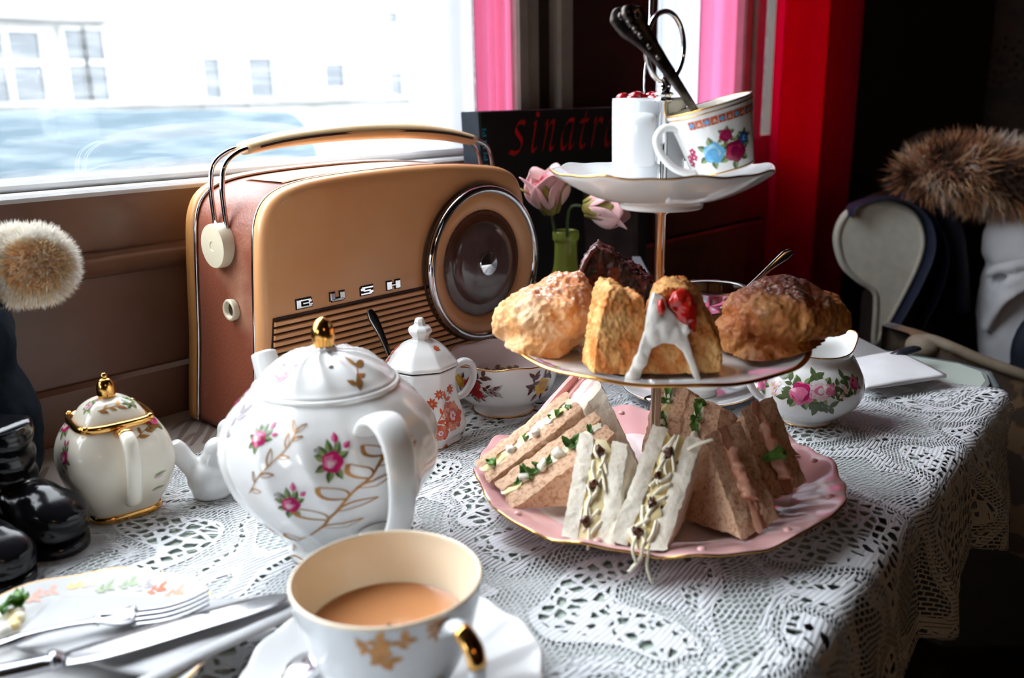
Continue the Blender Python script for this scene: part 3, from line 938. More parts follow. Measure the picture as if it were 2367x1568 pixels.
# ------------------------------------------------------------------ flowers in green bottle
GG = mat('green_glass', (.58, .66, .14), .05, trans=.62, ior=1.45, col2=(.52, .60, .11), nscale=20)
bp_ = V((.752, .619, 0))
bt = thing('glass_bottle', 'small green glass bottle used as a vase behind the left scone', 'bottle', bp_)
bpf = [(.002, .003), (.026, .003), (.030, .007), (.0305, .05), (.028, .064), (.018, .078), (.0138, .088), (.0125, .105), (.0126, .117), (.0142, .118), (.0145, .124), (.0138, .1275), (.0115, .1275), (.0105, .118), (.0105, .105), (.0118, .09), (.016, .079), (.026, .064), (.0282, .05), (.0275, .008), (.002, .0055)]
MB().lathe(bpf, bp_, 40, 3).build('bottle_glass', GG, bt)
PETAL = mat('pink_petal', (.82, .38, .40), .55, col2=(.88, .60, .58), nscale=28, sheen=.3)
PETD = mat('deep_pink_petal', (.80, .16, .22), .55, col2=(.85, .3, .34), nscale=28)
SEPAL = mat('olive_leaf', (.36, .32, .06), .5, col2=(.20, .15, .03), nscale=40, bump=(150, .3))
STEM = mat('green_stem', (.06, .10, .03), .6, col2=(.04, .07, .02), nscale=60)
def petal_mb(c, ax, out, L, Wd, curl, cup=.35, n=8):
    ax = V(ax).normalized()
    out = V(out)
    out = (out - ax * out.dot(ax)).normalized()
    sd = ax.cross(out)
    def fn(u, v):
        w = Wd * (math.sin(PI * min(1, .12 + v * .80)) ** .7) * (u - .5)
        rr = .004 + .010 * math.sin(v * 1.8) - cup * (u - .5) ** 2 * Wd * 1.6 + curl * max(0, v - .55) ** 2 * L * 4
        return V(c) + ax * (L * v * (1 - .10 * (2 * (u - .5)) ** 2 * v)) + out * rr + sd * w
    return MB().grid(fn, n, n)
def rose(nm, label, c, ax, k, stem_to):
    t = thing(nm, label, 'flower', V(c))
    ax = V(ax).normalized()
    o1 = ax.orthogonal().normalized()
    for i in range(9):
        a = i * 2.4
        out = (Matrix.Rotation(a, 3, ax) @ o1)
        sc_ = 1 if i > 3 else .8
        p = petal_mb(V(c) - ax * .012 * k + out * (.002 * k if i < 4 else .006 * k), ax, out, .040 * k * sc_, .044 * k * sc_, .10 + .14 * (i > 3) + .02 * (i % 3)).build('petal', PETD if i < 2 else PETAL, t)
        p.modifiers.new('t', 'SOLIDIFY').thickness = .0009
    for i in range(5):
        out = Matrix.Rotation(i * 1.2566 + .5, 3, ax) @ o1
        s = petal_mb(V(c) - ax * .018 * k + out * .005 * k, ax, out, .036 * k, .017 * k, .40 if i % 2 else .12, .2).build('sepal', SEPAL, t)
        s.modifiers.new('t', 'SOLIDIFY').thickness = .0007
    b = V(c) - ax * .014 * k
    MB().ball(b, .007 * k, 12, 8).build('calyx', SEPAL, t)
    MB().sweep(cr([b, b - ax * .02, V(stem_to) + V((0, 0, .03)), V(stem_to)], 5), .0016, None, None, 8).build('stem', STEM, t)
    return t
c1 = at(1268, 455, .385); c2 = at(1388, 478, .36)
rose('artificial_rose', 'upright pink artificial rose nearest the radio in the green bottle', c1, V((0, 0, 1)) - ER * .18 - ED * .15, 1.0, bp_ + V((-.003, 0, .06)))
rose('artificial_rose', 'drooping pink artificial rose bending right under the top saucer', c2, ER * .95 + UP * .12 - ED * .25, .95, bp_ + V((.003, 0, .06)))

# ------------------------------------------------------------------ big teapot
tp = onz(783, 1265, .0022)
t_cam = math.atan2(-tp.y, -tp.x)
def swirl(r, z, th):
    k = min(1, max(0, (z - .008) / .02)) * (1 - .75 * min(1, max(0, (z - .085) / .02)))
    s = math.sin(7 * th + 52 * z)
    return r * (1 + .040 * k * (1 - abs(s)) - .008 * k), z
tprof = [(.001, .002), (.026, .001), (.0300, .002), (.0300, .009), (.033, .015), (.045, .029), (.057, .046), (.0625, .063), (.0625, .075), (.0575, .089), (.049, .100), (.0425, .1060)]
TS = Surf(tprof, tp, swirl)
pot = thing('teapot', 'large white swirl-moulded teapot with pink roses, gold leaves and gold finial', 'teapot', tp)
mb = MB().lathe(tprof, tp, 168, 5, swirl)
mb.lathe([(.0425, .1060), (.0428, .1078), (.0415, .1088), (.0395, .1075), (.0395, .098)], tp, 72, 3)
mb.build('body', PORC, pot)
def swl(r, z, th):
    k = min(1, r / .02) * (1 - min(1, max(0, (r - .034) / .006)))
    return r, z + .0022 * k * (1 - abs(math.sin(6 * th - 75 * r))) - .0008 * k
lprof = [(.0402, .1068), (.0405, .1098), (.0385, .1118), (.034, .1162), (.026, .1215), (.017, .1250), (.0085, .1265), (.0070, .1275), (.0066, .1292), (.001, .1295)]
LS = Surf(lprof, tp, swl)
lid = MB().lathe(lprof, tp, 120, 5, swl).build('lid', PORC, pot)
fin = [(.0058, .129), (.0063, .132), (.0069, .1362), (.0062, .1405), (.0042, .1440), (.0014, .1460), (.0002, .1463)]
MB().lathe(fin, tp, 28, 4).build('finial', GOLD, lid)
th_, l_ = LS.hit(768, 849)
p_ = LS.P(th_, l_); n_ = LS.N(th_, l_)
MB().add([p_ + n_ * .0003 + (Matrix.Rotation(a, 3, n_) @ n_.orthogonal().normalized()) * .0016 for a in [2 * PI * i / 12 for i in range(12)]], [tuple(range(12))]).build('steam_hole', DKBR, lid)
# handle toward the viewer's right
ha = t_cam + .42
hd = V((math.cos(ha), math.sin(ha), 0)); ht = UP.cross(hd)
hp = [(.050, .088), (.060, .1005), (.072, .1025), (.082, .094), (.086, .078), (.084, .058), (.077, .042), (.069, .032), (.057, .028), (.049, .032)]
hpts = cr([tp + hd * a + UP * b for a, b in hp], 6)
hw = [.011, .011, .010, .009, .0085, .008, .008, .0085, .010, .010]
MB().sweep(hpts, hw, [.0038] * 3 + [.0036] * 4 + [.005] * 3, ht, 18).build('handle', PORC, pot)
sp_ = [(.054, .045), (.070, .052), (.081, .068), (.088, .086), (.098, .103)]
spt = cr([tp - hd * a + UP * b for a, b in sp_], 6)
MB().sweep(spt, [.020, .016, .012, .0095, .0085], [.020, .016, .012, .0095, .008], ht, 20).build('spout', PORC, pot)
MB().sweep([spt[-2], spt[-1] + (spt[-1] and V((0, 0, .0004)))], .0066, .0062, ht, 16).build('spout_opening', DKBR, pot)
for x, y, k, r in ((594, 1012, .72, -.35), (773, 1070, .92, .1), (672, 1168, .78, .05), (633, 1228, .6, .3), (530, 1085, .7, .6), (548, 930, .6, .2), (990, 1055, .85, 0), (962, 905, .7, -.4)):
    m_rose(TS, x, y, pot, k, r)
m_rose(LS, 652, 868, lid, .7, .2, (P_PINK, P_PALE, P_WHT), leaves=(P_GREY, P_GREY))
m_spray(TS, [(702, 1275), (722, 1235), (760, 1195), (815, 1140), (862, 1095), (893, 1045)], pot, P_GOLD, .0105, .0007, hollow=True)
m_spray(TS, [(575, 1140), (592, 1105), (635, 1068), (665, 1030), (682, 990)], pot, P_GOLD, .0085, .0006, hollow=True, wid=.3)
m_spray(TS, [(523, 1010), (540, 980), (562, 950)], pot, P_GREY, .009, .0006)
m_spray(LS, [(832, 905), (826, 880), (822, 838)], lid, P_GOLD, .009, .0009)
m_spray(TS, [(835, 1255), (860, 1240), (885, 1235)], pot, P_GOLD, .008, .0009)

# ------------------------------------------------------------------ small squared cream teapot
sq = V((.2325, .584, .0022))
s_cam = math.atan2(-sq.y, -sq.x)
s_rot = s_cam + .22
def sqf(p):
    def fn(r, z, th):
        q = 3.6
        a = th - s_rot + PI / 4
        a2 = th - s_rot
        c_, s_ = abs(math.cos(a2)), abs(math.sin(a2))
        k = (c_ ** q + s_ ** q) ** (-1 / q)
        return .95 * r * (1 + (k - 1) * p), z
    return fn
sprof = [(.001, .002), (.0205, .001), (.0235, .0015), (.0235, .0045), (.026, .009), (.0335, .022), (.0365, .036), (.0350, .049), (.0295, .060), (.0245, .0645)]
SS = Surf(sprof, sq, sqf(1))
st = thing('small_teapot', 'small squared cream teapot with gold rim, gold finial and rose sprays', 'teapot', sq)
MB().lathe(sprof, sq, 96, 5, sqf(1)).build('body', CREAM, st)
MB().lathe([(.0243, .0005), (.0248, .001), (.0248, .0045), (.0238, .005)], sq, 96, 1, sqf(1)).build('foot_band', GOLD, st)
slp = [(.0225, .0655), (.0215, .0685), (.017, .0745), (.010, .079), (.0055, .0800), (.001, .0805)]
SLS = Surf(slp, sq, sqf(.9))
sl = MB().lathe(slp, sq, 96, 4, sqf(.9)).build('lid', CREAM, st)
MB().lathe([(.0238, .0625), (.0262, .064), (.0265, .0672), (.0245, .0685), (.0222, .0672)], sq, 96, 3, sqf(1)).build('rim_band', GOLD, sl)
for i in range(4):
    a = s_rot + PI / 4 + i * PI / 2
    c_ = sq + V((math.cos(a) * .0288, math.sin(a) * .0288, .0672))
    MB().ball(c_, (.0026, .0026, .0022), 10, 6).build('corner_knop', GOLD, sl)
MB().lathe([(.0052, .0795), (.0058, .083), (.0055, .088), (.0040, .0915), (.0020, .093), (.0021, .0945), (.0012, .0962), (.0001, .0964)], sq, 24, 4).build('finial', GOLD, sl)
a = s_rot - .02
hd2 = V((math.cos(a), math.sin(a), 0)); ht2 = UP.cross(hd2)
hp2 = cr([sq + hd2 * q[0] + UP * q[1] for q in ((.027, .062), (.038, .0655), (.048, .062), (.051, .053), (.049, .042), (.044, .030), (.038, .019), (.033, .016))], 6)
MB().sweep(hp2, [.0048] * 8, [.0030] * 8, ht2, 12).build('handle', CREAM, st)
MB().sweep(hp2[:9], [.0050] * 3, [.0033] * 3, ht2, 12).build('handle_gilding', GOLD, st)
spt2 = cr([sq - hd2 * q[0] + UP * q[1] for q in ((.030, .028), (.043, .034), (.050, .048), (.058, .060))], 5)
MB().sweep(spt2, [.012, .009, .006, .005], None, ht2, 14).build('spout', CREAM, st)
for x, y, k, r in ((345, 968, .9, -.3), (158, 985, .85, .6), (150, 1060, .7, .9)):
    m_rose(SS, x, y, st, k, r, (P_MAG, P_PINK, P_PALE), leaves=(P_GRN, P_LGRN))
m_spray(SS, [(318, 1012), (330, 998), (345, 985)], st, P_GOLD, .007, .0006)
for x, y, a in ((370, 1102, .3), (365, 1130, .1), (160, 1095, 3.0)):
    th, l = SS.hit(x, y)
    mb = MB(); f = lay(SS, th, l, .0003)
    d_leaf(mb, f, -.004, 0, a, .009, .004, 0, 1)
    mb.build('leaf_print', [P_PALE, P_LGRN], st)
m_spray(SLS, [(225, 952), (245, 946), (275, 938)], sl, P_GOLD, .006, .0008)
m_rose(SLS, 205, 940, sl, .5, .5, (P_PALE, P_PINK, P_PALE), leaves=(P_LGRN, P_LGRN))
m_rose(SLS, 300, 930, sl, .5, -.5, (P_LGRN, P_LGRN, P_PALE), leaves=(P_LGRN, P_GRN), buds=False)

# ------------------------------------------------------------------ bird cruets
def bird(label, c, fwd, k=1.0):
    c = V(c)
    t = thing('bird_figurine', label, 'figurine', c)
    f = V(fwd).normalized()
    mb = MB()
    mb.ball(c + UP * .014 * k, (.0165 * k, .0165 * k, .0155 * k), 24, 14)
    mb.ball(c + UP * .0045 * k, (.0145 * k, .0145 * k, .006 * k), 24, 10)
    mb.ball(c + UP * .026 * k + f * .004 * k, (.011 * k, .011 * k, .012 * k), 20, 12)
    mb.ball(c + UP * .034 * k + f * .006 * k, (.0095 * k, .0095 * k, .009 * k), 20, 12)
    mb.sweep([c + UP * .033 * k + f * .012 * k, c + UP * .033 * k + f * .021 * k], [.0042 * k, .0012 * k], None, None, 10)
    mb.sweep(cr([c + UP * .016 * k - f * .006 * k, c + UP * .027 * k - f * .0145 * k, c + UP * .037 * k - f * .0205 * k, c + UP * .0425 * k - f * .023 * k], 4), [.0090 * k, .0080 * k, .0078 * k, .0056 * k], [.0085 * k, .0070 * k, .0072 * k, .005 * k], UP.cross(f), 14)
    s = solid(mb, .0011 * k, 10)
    lo = min(p.z for p in s.v)
    s.jit(lambda p: V((0, 0, c.z - lo)) if False else V((0, 0, 0)))
    s.build('body', PORC, t)
    e = c + UP * .036 * k + f * .0115 * k
    return t
fw = ER * .97 + ED * .25
bird('small white china bird with raised tail beside the large teapot', onz(494, 1146, .002), fw, 1.0)
bird('second white china bird almost hidden behind the large teapot', onz(540, 1092, .002), -ER * .3 + ED, .95)

# ------------------------------------------------------------------ octagonal jam pot
jp = V((.4535, .5215, .0022))
j_cam = math.atan2(-jp.y, -jp.x)
def octf(k_):
    def fn(r, z, th):
        a = (th - j_cam + PI / 8 * .7) % (PI / 4) - PI / 8
        return r * (1 + ((math.cos(PI / 8) / math.cos(a)) - 1) * k_), z
    return fn
jprof = [(.001, .0015), (.027, .001), (.0295, .002), (.030, .005), (.0335, .010), (.0345, .016), (.0325, .026), (.029, .038), (.0272, .048), (.0278, .057), (.0285, .0605)]
JS = Surf(jprof, jp, octf(1))
jar = thing('preserve_pot', 'white octagonal lidded preserve pot with rust-red flowers in front of the radio', 'pot', jp)
mb = MB().lathe(jprof, jp, 96, 5, octf(1))
mb.lathe([(.0285, .0605), (.0290, .0615), (.0265, .0615), (.0255, .058)], jp, 96, 1, octf(1))
mb.build('body', PORC, jar)
jl = [(.0262, .0625), (.0292, .0632), (.0295, .0655), (.027, .0685), (.021, .0755), (.013, .0815), (.0075, .0835), (.0068, .0855), (.0078, .0875), (.0098, .0905), (.0085, .0935), (.005, .0955), (.0042, .0985), (.0028, .1008), (.0002, .1012)]
JLS = Surf(jl, jp, octf(.8))
jlid = MB().lathe(jl, jp, 96, 4, octf(.8)).build('lid', PORC, jar)
jr = V(ER) * .9 + ED * .4
jr.normalize()
MB().sweep(cr([jp + jr * q[0] + UP * q[1] for q in ((.027, .057), (.036, .061), (.043, .056), (.043, .044), (.036, .034), (.0285, .031))], 5), [.0045] * 6, [.0028] * 6, UP.cross(jr), 12).build('handle', PORC, jar)
def rust_flower(S, x, y, par, k):
    th, l = S.hit(x, y)
    mb = MB(); f = lay(S, th, l, .00022, 0, k); g = lay(S, th, l, .0004, 0, k); h = lay(S, th, l, .00055, 0, k)
    for i in range(7):
        a = i * .9
        d_disc(mb, f, .0050 * math.cos(a), .0050 * math.sin(a), .0040, i % 2, 5, .16, i)
    d_disc(mb, g, 0, 0, .0045, 0, 7, .15)
    for i in range(6):
        d_disc(mb, h, .0020 * math.cos(i), .0020 * math.sin(i), .0011, 2)
    return mb.build('flower_print', [P_RUST, P_SALM, P_PALE], par)
def rust_star(S, x, y, par, k, rot=0.0):
    th, l = S.hit(x, y)
    mb = MB(); f = lay(S, th, l, .0003, rot, k)
    for i in range(8): d_leaf(mb, f, 0, 0, i * PI / 4, .0052, .0021, 0)
    g = lay(S, th, l, .00045, rot, k)
    d_disc(mb, g, 0, 0, .0012, 1)
    return mb.build('star_flower_print', [P_RUST, P_SALM], par)
rust_flower(JS, 1046, 962, jar, 1.35); rust_flower(JS, 1018, 1002, jar, .75)
for x, y, k in ((1000, 935, 1), (1016, 913, .85), (1040, 900, .9), (1050, 1012, .8), (1068, 985, .8), (1030, 1035, .7)): rust_star(JS, x, y, jar, k, x)
m_spray(JS, [(1022, 1030), (1045, 1005), (1066, 985), (1072, 965)], jar, P_RUST, .006, .0006)
m_spray(JS, [(1010, 985), (1025, 950), (1030, 920)], jar, P_RUST, .007, .0006)
rust_star(JLS, 908, 812, jlid, 1.1); rust_star(JLS, 898, 832, jlid, .8); rust_star(JLS, 920, 800, jlid, .6); rust_star(JLS, 1008, 806, jlid, .7)
sp1 = thing('preserve_spoon', 'dark metal spoon handle standing up out of the octagonal preserve pot', 'spoon', at(895, 815, .13))
a0, a1, a2, a3 = at(905, 835, .125), at(884, 780, .135), at(862, 735, .145), at(853, 716, .148)
MB().sweep(cr([a0 - (a1 - a0) * .9, a0, a1, a2, a3], 5), [.0016, .0018, .0028, .0042, .0020], [.0012, .0012, .0013, .0014, .0010], ER, 12).build('handle', STEEL, sp1)
MB().ball(a0 - (a1 - a0) * 1.2, (.009, .006, .012), 14, 8).build('bowl', STEEL, sp1)

# ------------------------------------------------------------------ sugar bowl
bw = V((.548, .5225, .0022))
def bwf(r, z, th):
    k = max(0, (z - .03) / .02)
    return r * (1 + .012 * k * math.sin(8 * th)), z + .0009 * k * math.sin(8 * th)
bprof = [(.001, .0025), (.024, .0005), (.0265, .0015), (.0262, .005), (.030, .0095), (.0405, .018), (.0462, .030), (.0485, .0415), (.0495, .0495)]
bin_ = [(.0495, .0495), (.0488, .0502), (.0472, .0485), (.0445, .030), (.037, .017), (.02, .0105), (.001, .010)]
BS = Surf(bprof, bw, bwf)
bowl = thing('sugar_bowl', 'white gold-rimmed bowl of brown sugar with red and yellow roses below radio dial', 'bowl', bw)
MB().lathe(bprof, bw, 96, 4, bwf).build('outside', PORC, bowl)
MB().lathe(bin_, bw, 96, 4, bwf, 0, True).build('inside', mat('blush_porcelain', (.80, .66, .64), .14, coat=.3, col2=(.77, .62, .60), nscale=12), bowl)
def rim(name, S_pts, r, par, m=GOLD):
    return MB().sweep(S_pts, r, None, None, 8, 0, True).build(name, m, par)
rim('gold_rim', [bw + V((bwf(.0492, .0500, t)[0] * math.cos(t), bwf(.0492, .0500, t)[0] * math.sin(t), bwf(.0492, .0500, t)[1])) for t in [2 * PI * i / 96 for i in range(96)]], .0007, bowl)
rim('foot_rim', [bw + V((.0268 * math.cos(t), .0268 * math.sin(t), .0012)) for t in [2 * PI * i / 64 for i in range(64)]], .0006, bowl)
SUG = mat('brown_sugar', (.11, .04, .012), .6, col2=(.24, .10, .03), nscale=130, bump=(300, .8))
sg = tag(MB().grid(lambda u, v: bw + V(((u - .5) * .066, (v - .5) * .066, .0255 + .004 * fbm((u, v, 1), 9, 2) - .010 * ((u - .5) ** 2 + (v - .5) ** 2) * 4 * 0)) if (u - .5) ** 2 + (v - .5) ** 2 < .25 else bw + V(((u - .5) / math.hypot(u - .5, v - .5) * .033, (v - .5) / math.hypot(u - .5, v - .5) * .033, .022)), 44, 44).build('brown_sugar', SUG), 'dark brown sugar heaped in the white rose-patterned bowl', 'sugar')
sg['kind'] = 'stuff'
lump = MB()
for i in range(70):
    a, r = random.random() * 2 * PI, .031 * math.sqrt(random.random())
    lump.ball(bw + V((r * math.cos(a), r * math.sin(a), .027 + random.random() * .004)), (.0012 + random.random() * .002, .0012 + random.random() * .002, .0015), 6, 4)
lump.jit(lambda p: V((nz(p, 300), nz(p, 310, 3), nz(p, 290, 9))) * .0008)
lump.build('sugar_crumbs', SUG, sg, 'stuff')
def bowl_flower(S, x, y, par, cols, k=1.0, r=0.0):
    th, l = S.hit(x, y)
    mb = MB(); f = lay(S, th, l, .00022, r, k); g = lay(S, th, l, .00042, r, k); h = lay(S, th, l, .0006, r, k)
    for a, d in ((3.6, .010), (4.4, .009), (5.2, .008), (2.6, .008)):
        d_leaf(mb, f, .005 * math.cos(a), .005 * math.sin(a), a, d, .005, 2, 3)
    d_disc(mb, g, 0, 0, .0068, 0, 5, .13, r)
    d_disc(mb, h, .001, .0005, .004, 1, 3, .2)
    return mb.build('rose_print', [cols[0], cols[1], P_BRN, P_GREY], par)
P_YDK = pm('amber', (.66, .33, .03)); P_RDK = pm('dark_red', (.33, .008, .012))
bowl_flower(BS, 1252, 893, bowl, (P_YEL, P_YDK), 1.15, .6)
bowl_flower(BS, 1093, 893, bowl, (P_RED, P_RDK), 1.2, .4)
bowl_flower(BS, 1064, 880, bowl, (P_YDK, P_YEL), .9, 2)
bowl_flower(BS, 1105, 912, bowl, (P_RED, P_RDK), .7, 1)
for pts in ([(1112, 896), (1125, 899), (1140, 903)], [(1095, 880), (1103, 875), (1115, 871)], [(1250, 888), (1238, 893), (1228, 898)], [(1230, 892), (1234, 882), (1238, 873)], [(1255, 872), (1260, 866), (1268, 863)]):
    m_spray(BS, pts, bowl, P_BRN, .0075, .0005)
m_spray(BS, [(1118, 905), (1130, 905), (1142, 906)], bowl, P_GREY, .009, .0005)

# ------------------------------------------------------------------ three-tier cake stand
SX = V((P0.x, P0.y, 0))
stand = thing('cake_stand', 'three-tier china cake stand with chrome rod and ring handle, bottom plate pink', 'cake stand', SX + UP * .002)
def ringpts(fn, r, z, c, n=144):
    out = []
    for i in range(n):
        t = 2 * PI * i / n
        rr, zz = fn(r, z, t)
        out.append(V(c) + V((rr * math.cos(t), rr * math.sin(t), zz)))
    return out
def f_bot(r, z, th):
    k = (r / .119) ** 4
    a = th + .35
    lob = .5 * math.sin(6 * a) + .32 * math.sin(12 * a + .5) + .18 * math.sin(24 * a)
    return r * (1 + .026 * k * lob), z + .0014 * k * math.sin(12 * a) + .0008 * k * math.sin(24 * a)
PALEPINK = mat('pale_pink_porcelain', (.86, .74, .73), .13, coat=.3, col2=(.83, .68, .67), nscale=9)
c0 = SX + UP * .002
mb = MB().lathe([(.001, .003), (.052, .003), (.056, .0005), (.059, .001), (.062, .004), (.085, .007), (.105, .0125), (.1215, .0178)], c0, 192, 4, f_bot, 0)
mb.lathe([(.1215, .0178), (.1226, .0190), (.121, .0200), (.110, .0165), (.100, .0125), (.090, .0092)], c0, 192, 4, f_bot, 0, False)
bpl = mb.build('bottom_plate', PINKP, stand)
MB().lathe([(.090, .0092), (.080, .0072), (.05, .0062), (.001, .006)], c0, 192, 4, f_bot, 0).build('plate_centre', PALEPINK, bpl)
rim('gold_rim', ringpts(f_bot, .1223, .0190, c0, 192), .0009, bpl)
for i in range(12):
    a = -.35 + (i + .25) * PI / 6
    rr, zz = f_bot(.113, .0175, a)
    MB().ball(c0 + V((rr * math.cos(a), rr * math.sin(a), zz + .0004)), (.0028, .0028, .0014), 10, 6).build('shell_boss', PINKP, bpl)
def f_mid(r, z, th):
    k = (r / .096) ** 4
    return r * (1 + .006 * k * math.sin(10 * th)), z + .0007 * k * math.sin(10 * th) + .0016 * (r / .096) * math.cos(th - 2.2)
c1 = SX
mb = MB().lathe([(.001, .101), (.034, .100), (.036, .098), (.038, .098), (.039, .1005), (.060, .102), (.080, .1065), (.0945, .1105), (.0955, .1115), (.0945, .1122), (.080, .1085), (.060, .1046), (.03, .1040), (.001, .1040)], c1, 128, 4, f_mid)
mpl = mb.build('middle_plate', PORC, stand)
mb = MB().lathe([(.0935, .1098), (.0960, .1108), (.0966, .1119), (.0950, .1126), (.0930, .1120)], c1, 128, 3, f_mid, 0, False)
mb.build('gold_rim', GOLD, mpl)
MS = Surf([(.0925, .1121), (.080, .1086), (.060, .1047), (.03, .1041)], c1, f_mid, 4)
for y, x in ((855, 1262), (862, 1300), (845, 1235)):
    th, l = MS.hit(x, y)
    mb = MB(); f = lay(MS, th, l, .0003); g = lay(MS, th, l, .0005)
    for i in range(5): d_leaf(mb, f, 0, 0, i * 1.25, .009, .005, 2)
    d_disc(mb, g, 0, 0, .004, 0, 5, .15); d_disc(mb, g, .003, .002, .0025, 1, 5, .1)
    mb.build('flower_print', [P_PURP, P_MAG, P_LGRN], mpl)
def f_top(r, z, th):
    k = max(0, (r - .03) / .04) ** 2
    return r * (1 + .014 * k * math.sin(8 * th + 1)), z + .0008 * k * math.sin(8 * th + 1) + .0004 * k * math.sin(16 * th)
mb = MB().lathe([(.001, .2015), (.022, .2010), (.0245, .1995), (.0262, .2000), (.028, .2035), (.040, .2065), (.054, .2125), (.066, .2200), (.0695, .2235), (.0690, .2245), (.066, .2225), (.053, .2148), (.040, .2092), (.028, .2064), (.001, .2060)], c1, 144, 4, f_top)
tpl = mb.build('top_saucer', PORC, stand)
rim('gold_rim', ringpts(f_top, .0695, .2239, c1), .0007, tpl)
MB().lathe([(.009, .0075), (.009, .009), (.0036, .0105), (.0034, .050), (.0037, .052), (.0034, .054), (.0034, .096), (.0065, .0985), (.0065, .1005)], c1, 24, 1).build('lower_rod', CHROME, stand)
MB().lathe([(.008, .1045), (.008, .106), (.0036, .1075), (.0033, .15), (.0033, .195), (.0065, .1975), (.0065, .2005)], c1, 24, 1).build('middle_rod', CHROME, stand)
MB().lathe([(.007, .2065), (.007, .208), (.0032, .2095), (.0031, .2635), (.0058, .2645), (.0062, .2655), (.0045, .2668), (.0044, .2676), (.0060, .2685), (.0056, .2697), (.0036, .2705), (.0044, .2735), (.0042, .2775), (.002, .280), (.0003, .2805)], c1, 28, 1).build('upper_rod', CHROME, stand)
hh = (ER * .70 + ED * .71).normalized()
rc = SX + UP * .2965 + ER * .0002
MB().sweep([rc + hh * (.0195 * math.cos(t)) + UP * (.0205 * math.sin(t)) for t in [2 * PI * i / 48 for i in range(48)]], .0016, None, None, 10, 0, True).build('ring_handle', CHROME, stand)

# ------------------------------------------------------------------ top tier
wc = at(1497, 400, .028)
wc.z = .2085
WHC = mat('plain_white_china', (.70, .72, .74), .16, coat=.2, col2=(.67, .69, .71), nscale=14)
rim_z = at(1497, 231, .028).z - wc.z
t = thing('white_cup', 'plain white cup of red jam with square handle on the top saucer', 'cup', wc)
H_ = rim_z
mb = MB().lathe([(.001, 0), (.020, 0), (.0222, .0015), (.0232, .01), (.0236, H_ * .5), (.0238, H_ - .001), (.0232, H_), (.0222, H_ - .001), (.0218, H_ * .5), (.020, .006), (.001, .005)], wc, 64, 3)
mb.build('body', WHC, t)
hA = (-ED * .93 - ER * .24).normalized()
pth = cr([wc + hA * a + UP * b for a, b in ((.0225, H_ - .010), (.030, H_ - .0095), (.0345, H_ - .012), (.0355, H_ - .022), (.0345, H_ - .034), (.030, H_ - .0385), (.0225, H_ - .038))], 5)
MB().sweep(pth, .0076, .0022, UP.cross(hA), 16).build('handle', WHC, t)
JAM = mat('red_jam', (.50, .008, .012), .1, trans=.25, col2=(.30, .004, .008), nscale=120, bump=(160, .5), coat=.5)
jm = MB()
for i in range(28):
    a, r = random.random() * 2 * PI, .0185 * math.sqrt(random.random())
    jm.ball(wc + V((r * math.cos(a), r * math.sin(a), H_ - .0012 + random.random() * .003)), (.005, .005, .004), 10, 7)
jm.lathe([(.0215, H_ - .012), (.0215, H_ - .003), (.001, H_ - .002)], wc, 32, 1)
o = jm.build('red_jam', JAM); tag(o, 'red jam filling the plain white cup on the top saucer', 'jam'); o['kind'] = 'stuff'
s_ = thing('thin_spoon', 'slim silver spoon standing upright in the plain white jam cup', 'spoon', at(1492, 245, .022))
pp = cr([at(1493, 275, .022), at(1491, 235, .022), at(1490, 180, .022), at(1497, 120, .022), at(1503, 60, .020), at(1506, 0, .020), at(1507, -40, .020)], 4)
MB().sweep(pp, [.0011, .0009, .0009, .0012, .0016, .0018, .002], [.0006] * 7, ER + ED * .6, 10).build('handle', SILVER, s_)
MB().ball(at(1493, 285, .022), (.004, .003, .007), 12, 8).build('bowl', SILVER, s_)
# decorated cup, leaning
dc = at(1673, 394, -.010)
tl_ = math.radians(15.5)
AX = (UP * math.cos(tl_) - ER * math.sin(tl_)).normalized()
RX_ = (ER * math.cos(tl_) + UP * math.sin(tl_)).normalized()
DM = Matrix((RX_, ED, AX)).transposed().to_4x4()
DM.translation = dc
class TSurf(Surf):
    def P(s, th, l):
        r, z = s.rz(l)
        return DM @ V((r * math.cos(th), r * math.sin(th), z))
    def tc(s): return -PI / 2
dprof = [(.001, .0012), (.0165, .0005), (.0185, .001), (.0192, .004), (.0208, .012), (.0228, .024), (.0252, .036), (.0262, .0405)]
DS = TSurf(dprof, dc)
t = thing('floral_cup', 'white cup with blue and dark red roses leaning left on the top saucer', 'cup', dc)
mb = MB().lathe(dprof + [(.0258, .0412), (.0248, .040), (.0236, .034), (.021, .022), (.018, .008), (.001, .006)], (0, 0, 0), 72, 4).xf(DM)
mb.build('body', PORC, t)
def dring(r, z, n=72): return [DM @ V((r * math.cos(a), r * math.sin(a), z)) for a in [2 * PI * i / n for i in range(n)]]
rim('gold_rim', dring(.0260, .0409), .0006, t)
rim('gold_line', dring(.02575, .0383), .0004, t)
rim('foot_gilding', dring(.0188, .0015), .0005, t)
pth = cr([DM @ V((-a, -.006, z)) for a, z in ((.0225, .033), (.030, .0355), (.036, .031), (.036, .022), (.031, .012), (.024, .006), (.0185, .0045))], 6)
MB().sweep(pth, .0030, .0024, RX_.cross(AX), 12).build('handle', PORC, t)
CLOT = mat('clotted_cream', (.85, .76, .52), .45, col2=(.80, .68, .40), nscale=60, bump=(120, .5), sss=.2)
mb = MB()
mb.lathe([(.0235, .031), (.0225, .0345), (.015, .036), (.001, .0365)], (0, 0, 0), 40, 2).xf(DM)
for i in range(22):
    a, r = random.random() * 2 * PI, .018 * math.sqrt(random.random())
    mb.ball(DM @ V((r * math.cos(a), r * math.sin(a), .0355)), .0025 + random.random() * .002, 8, 6)
o = mb.build('clotted_cream', CLOT); tag(o, 'pale yellow clotted cream heaped in the leaning floral cup', 'cream'); o['kind'] = 'stuff'
bnd = MB()
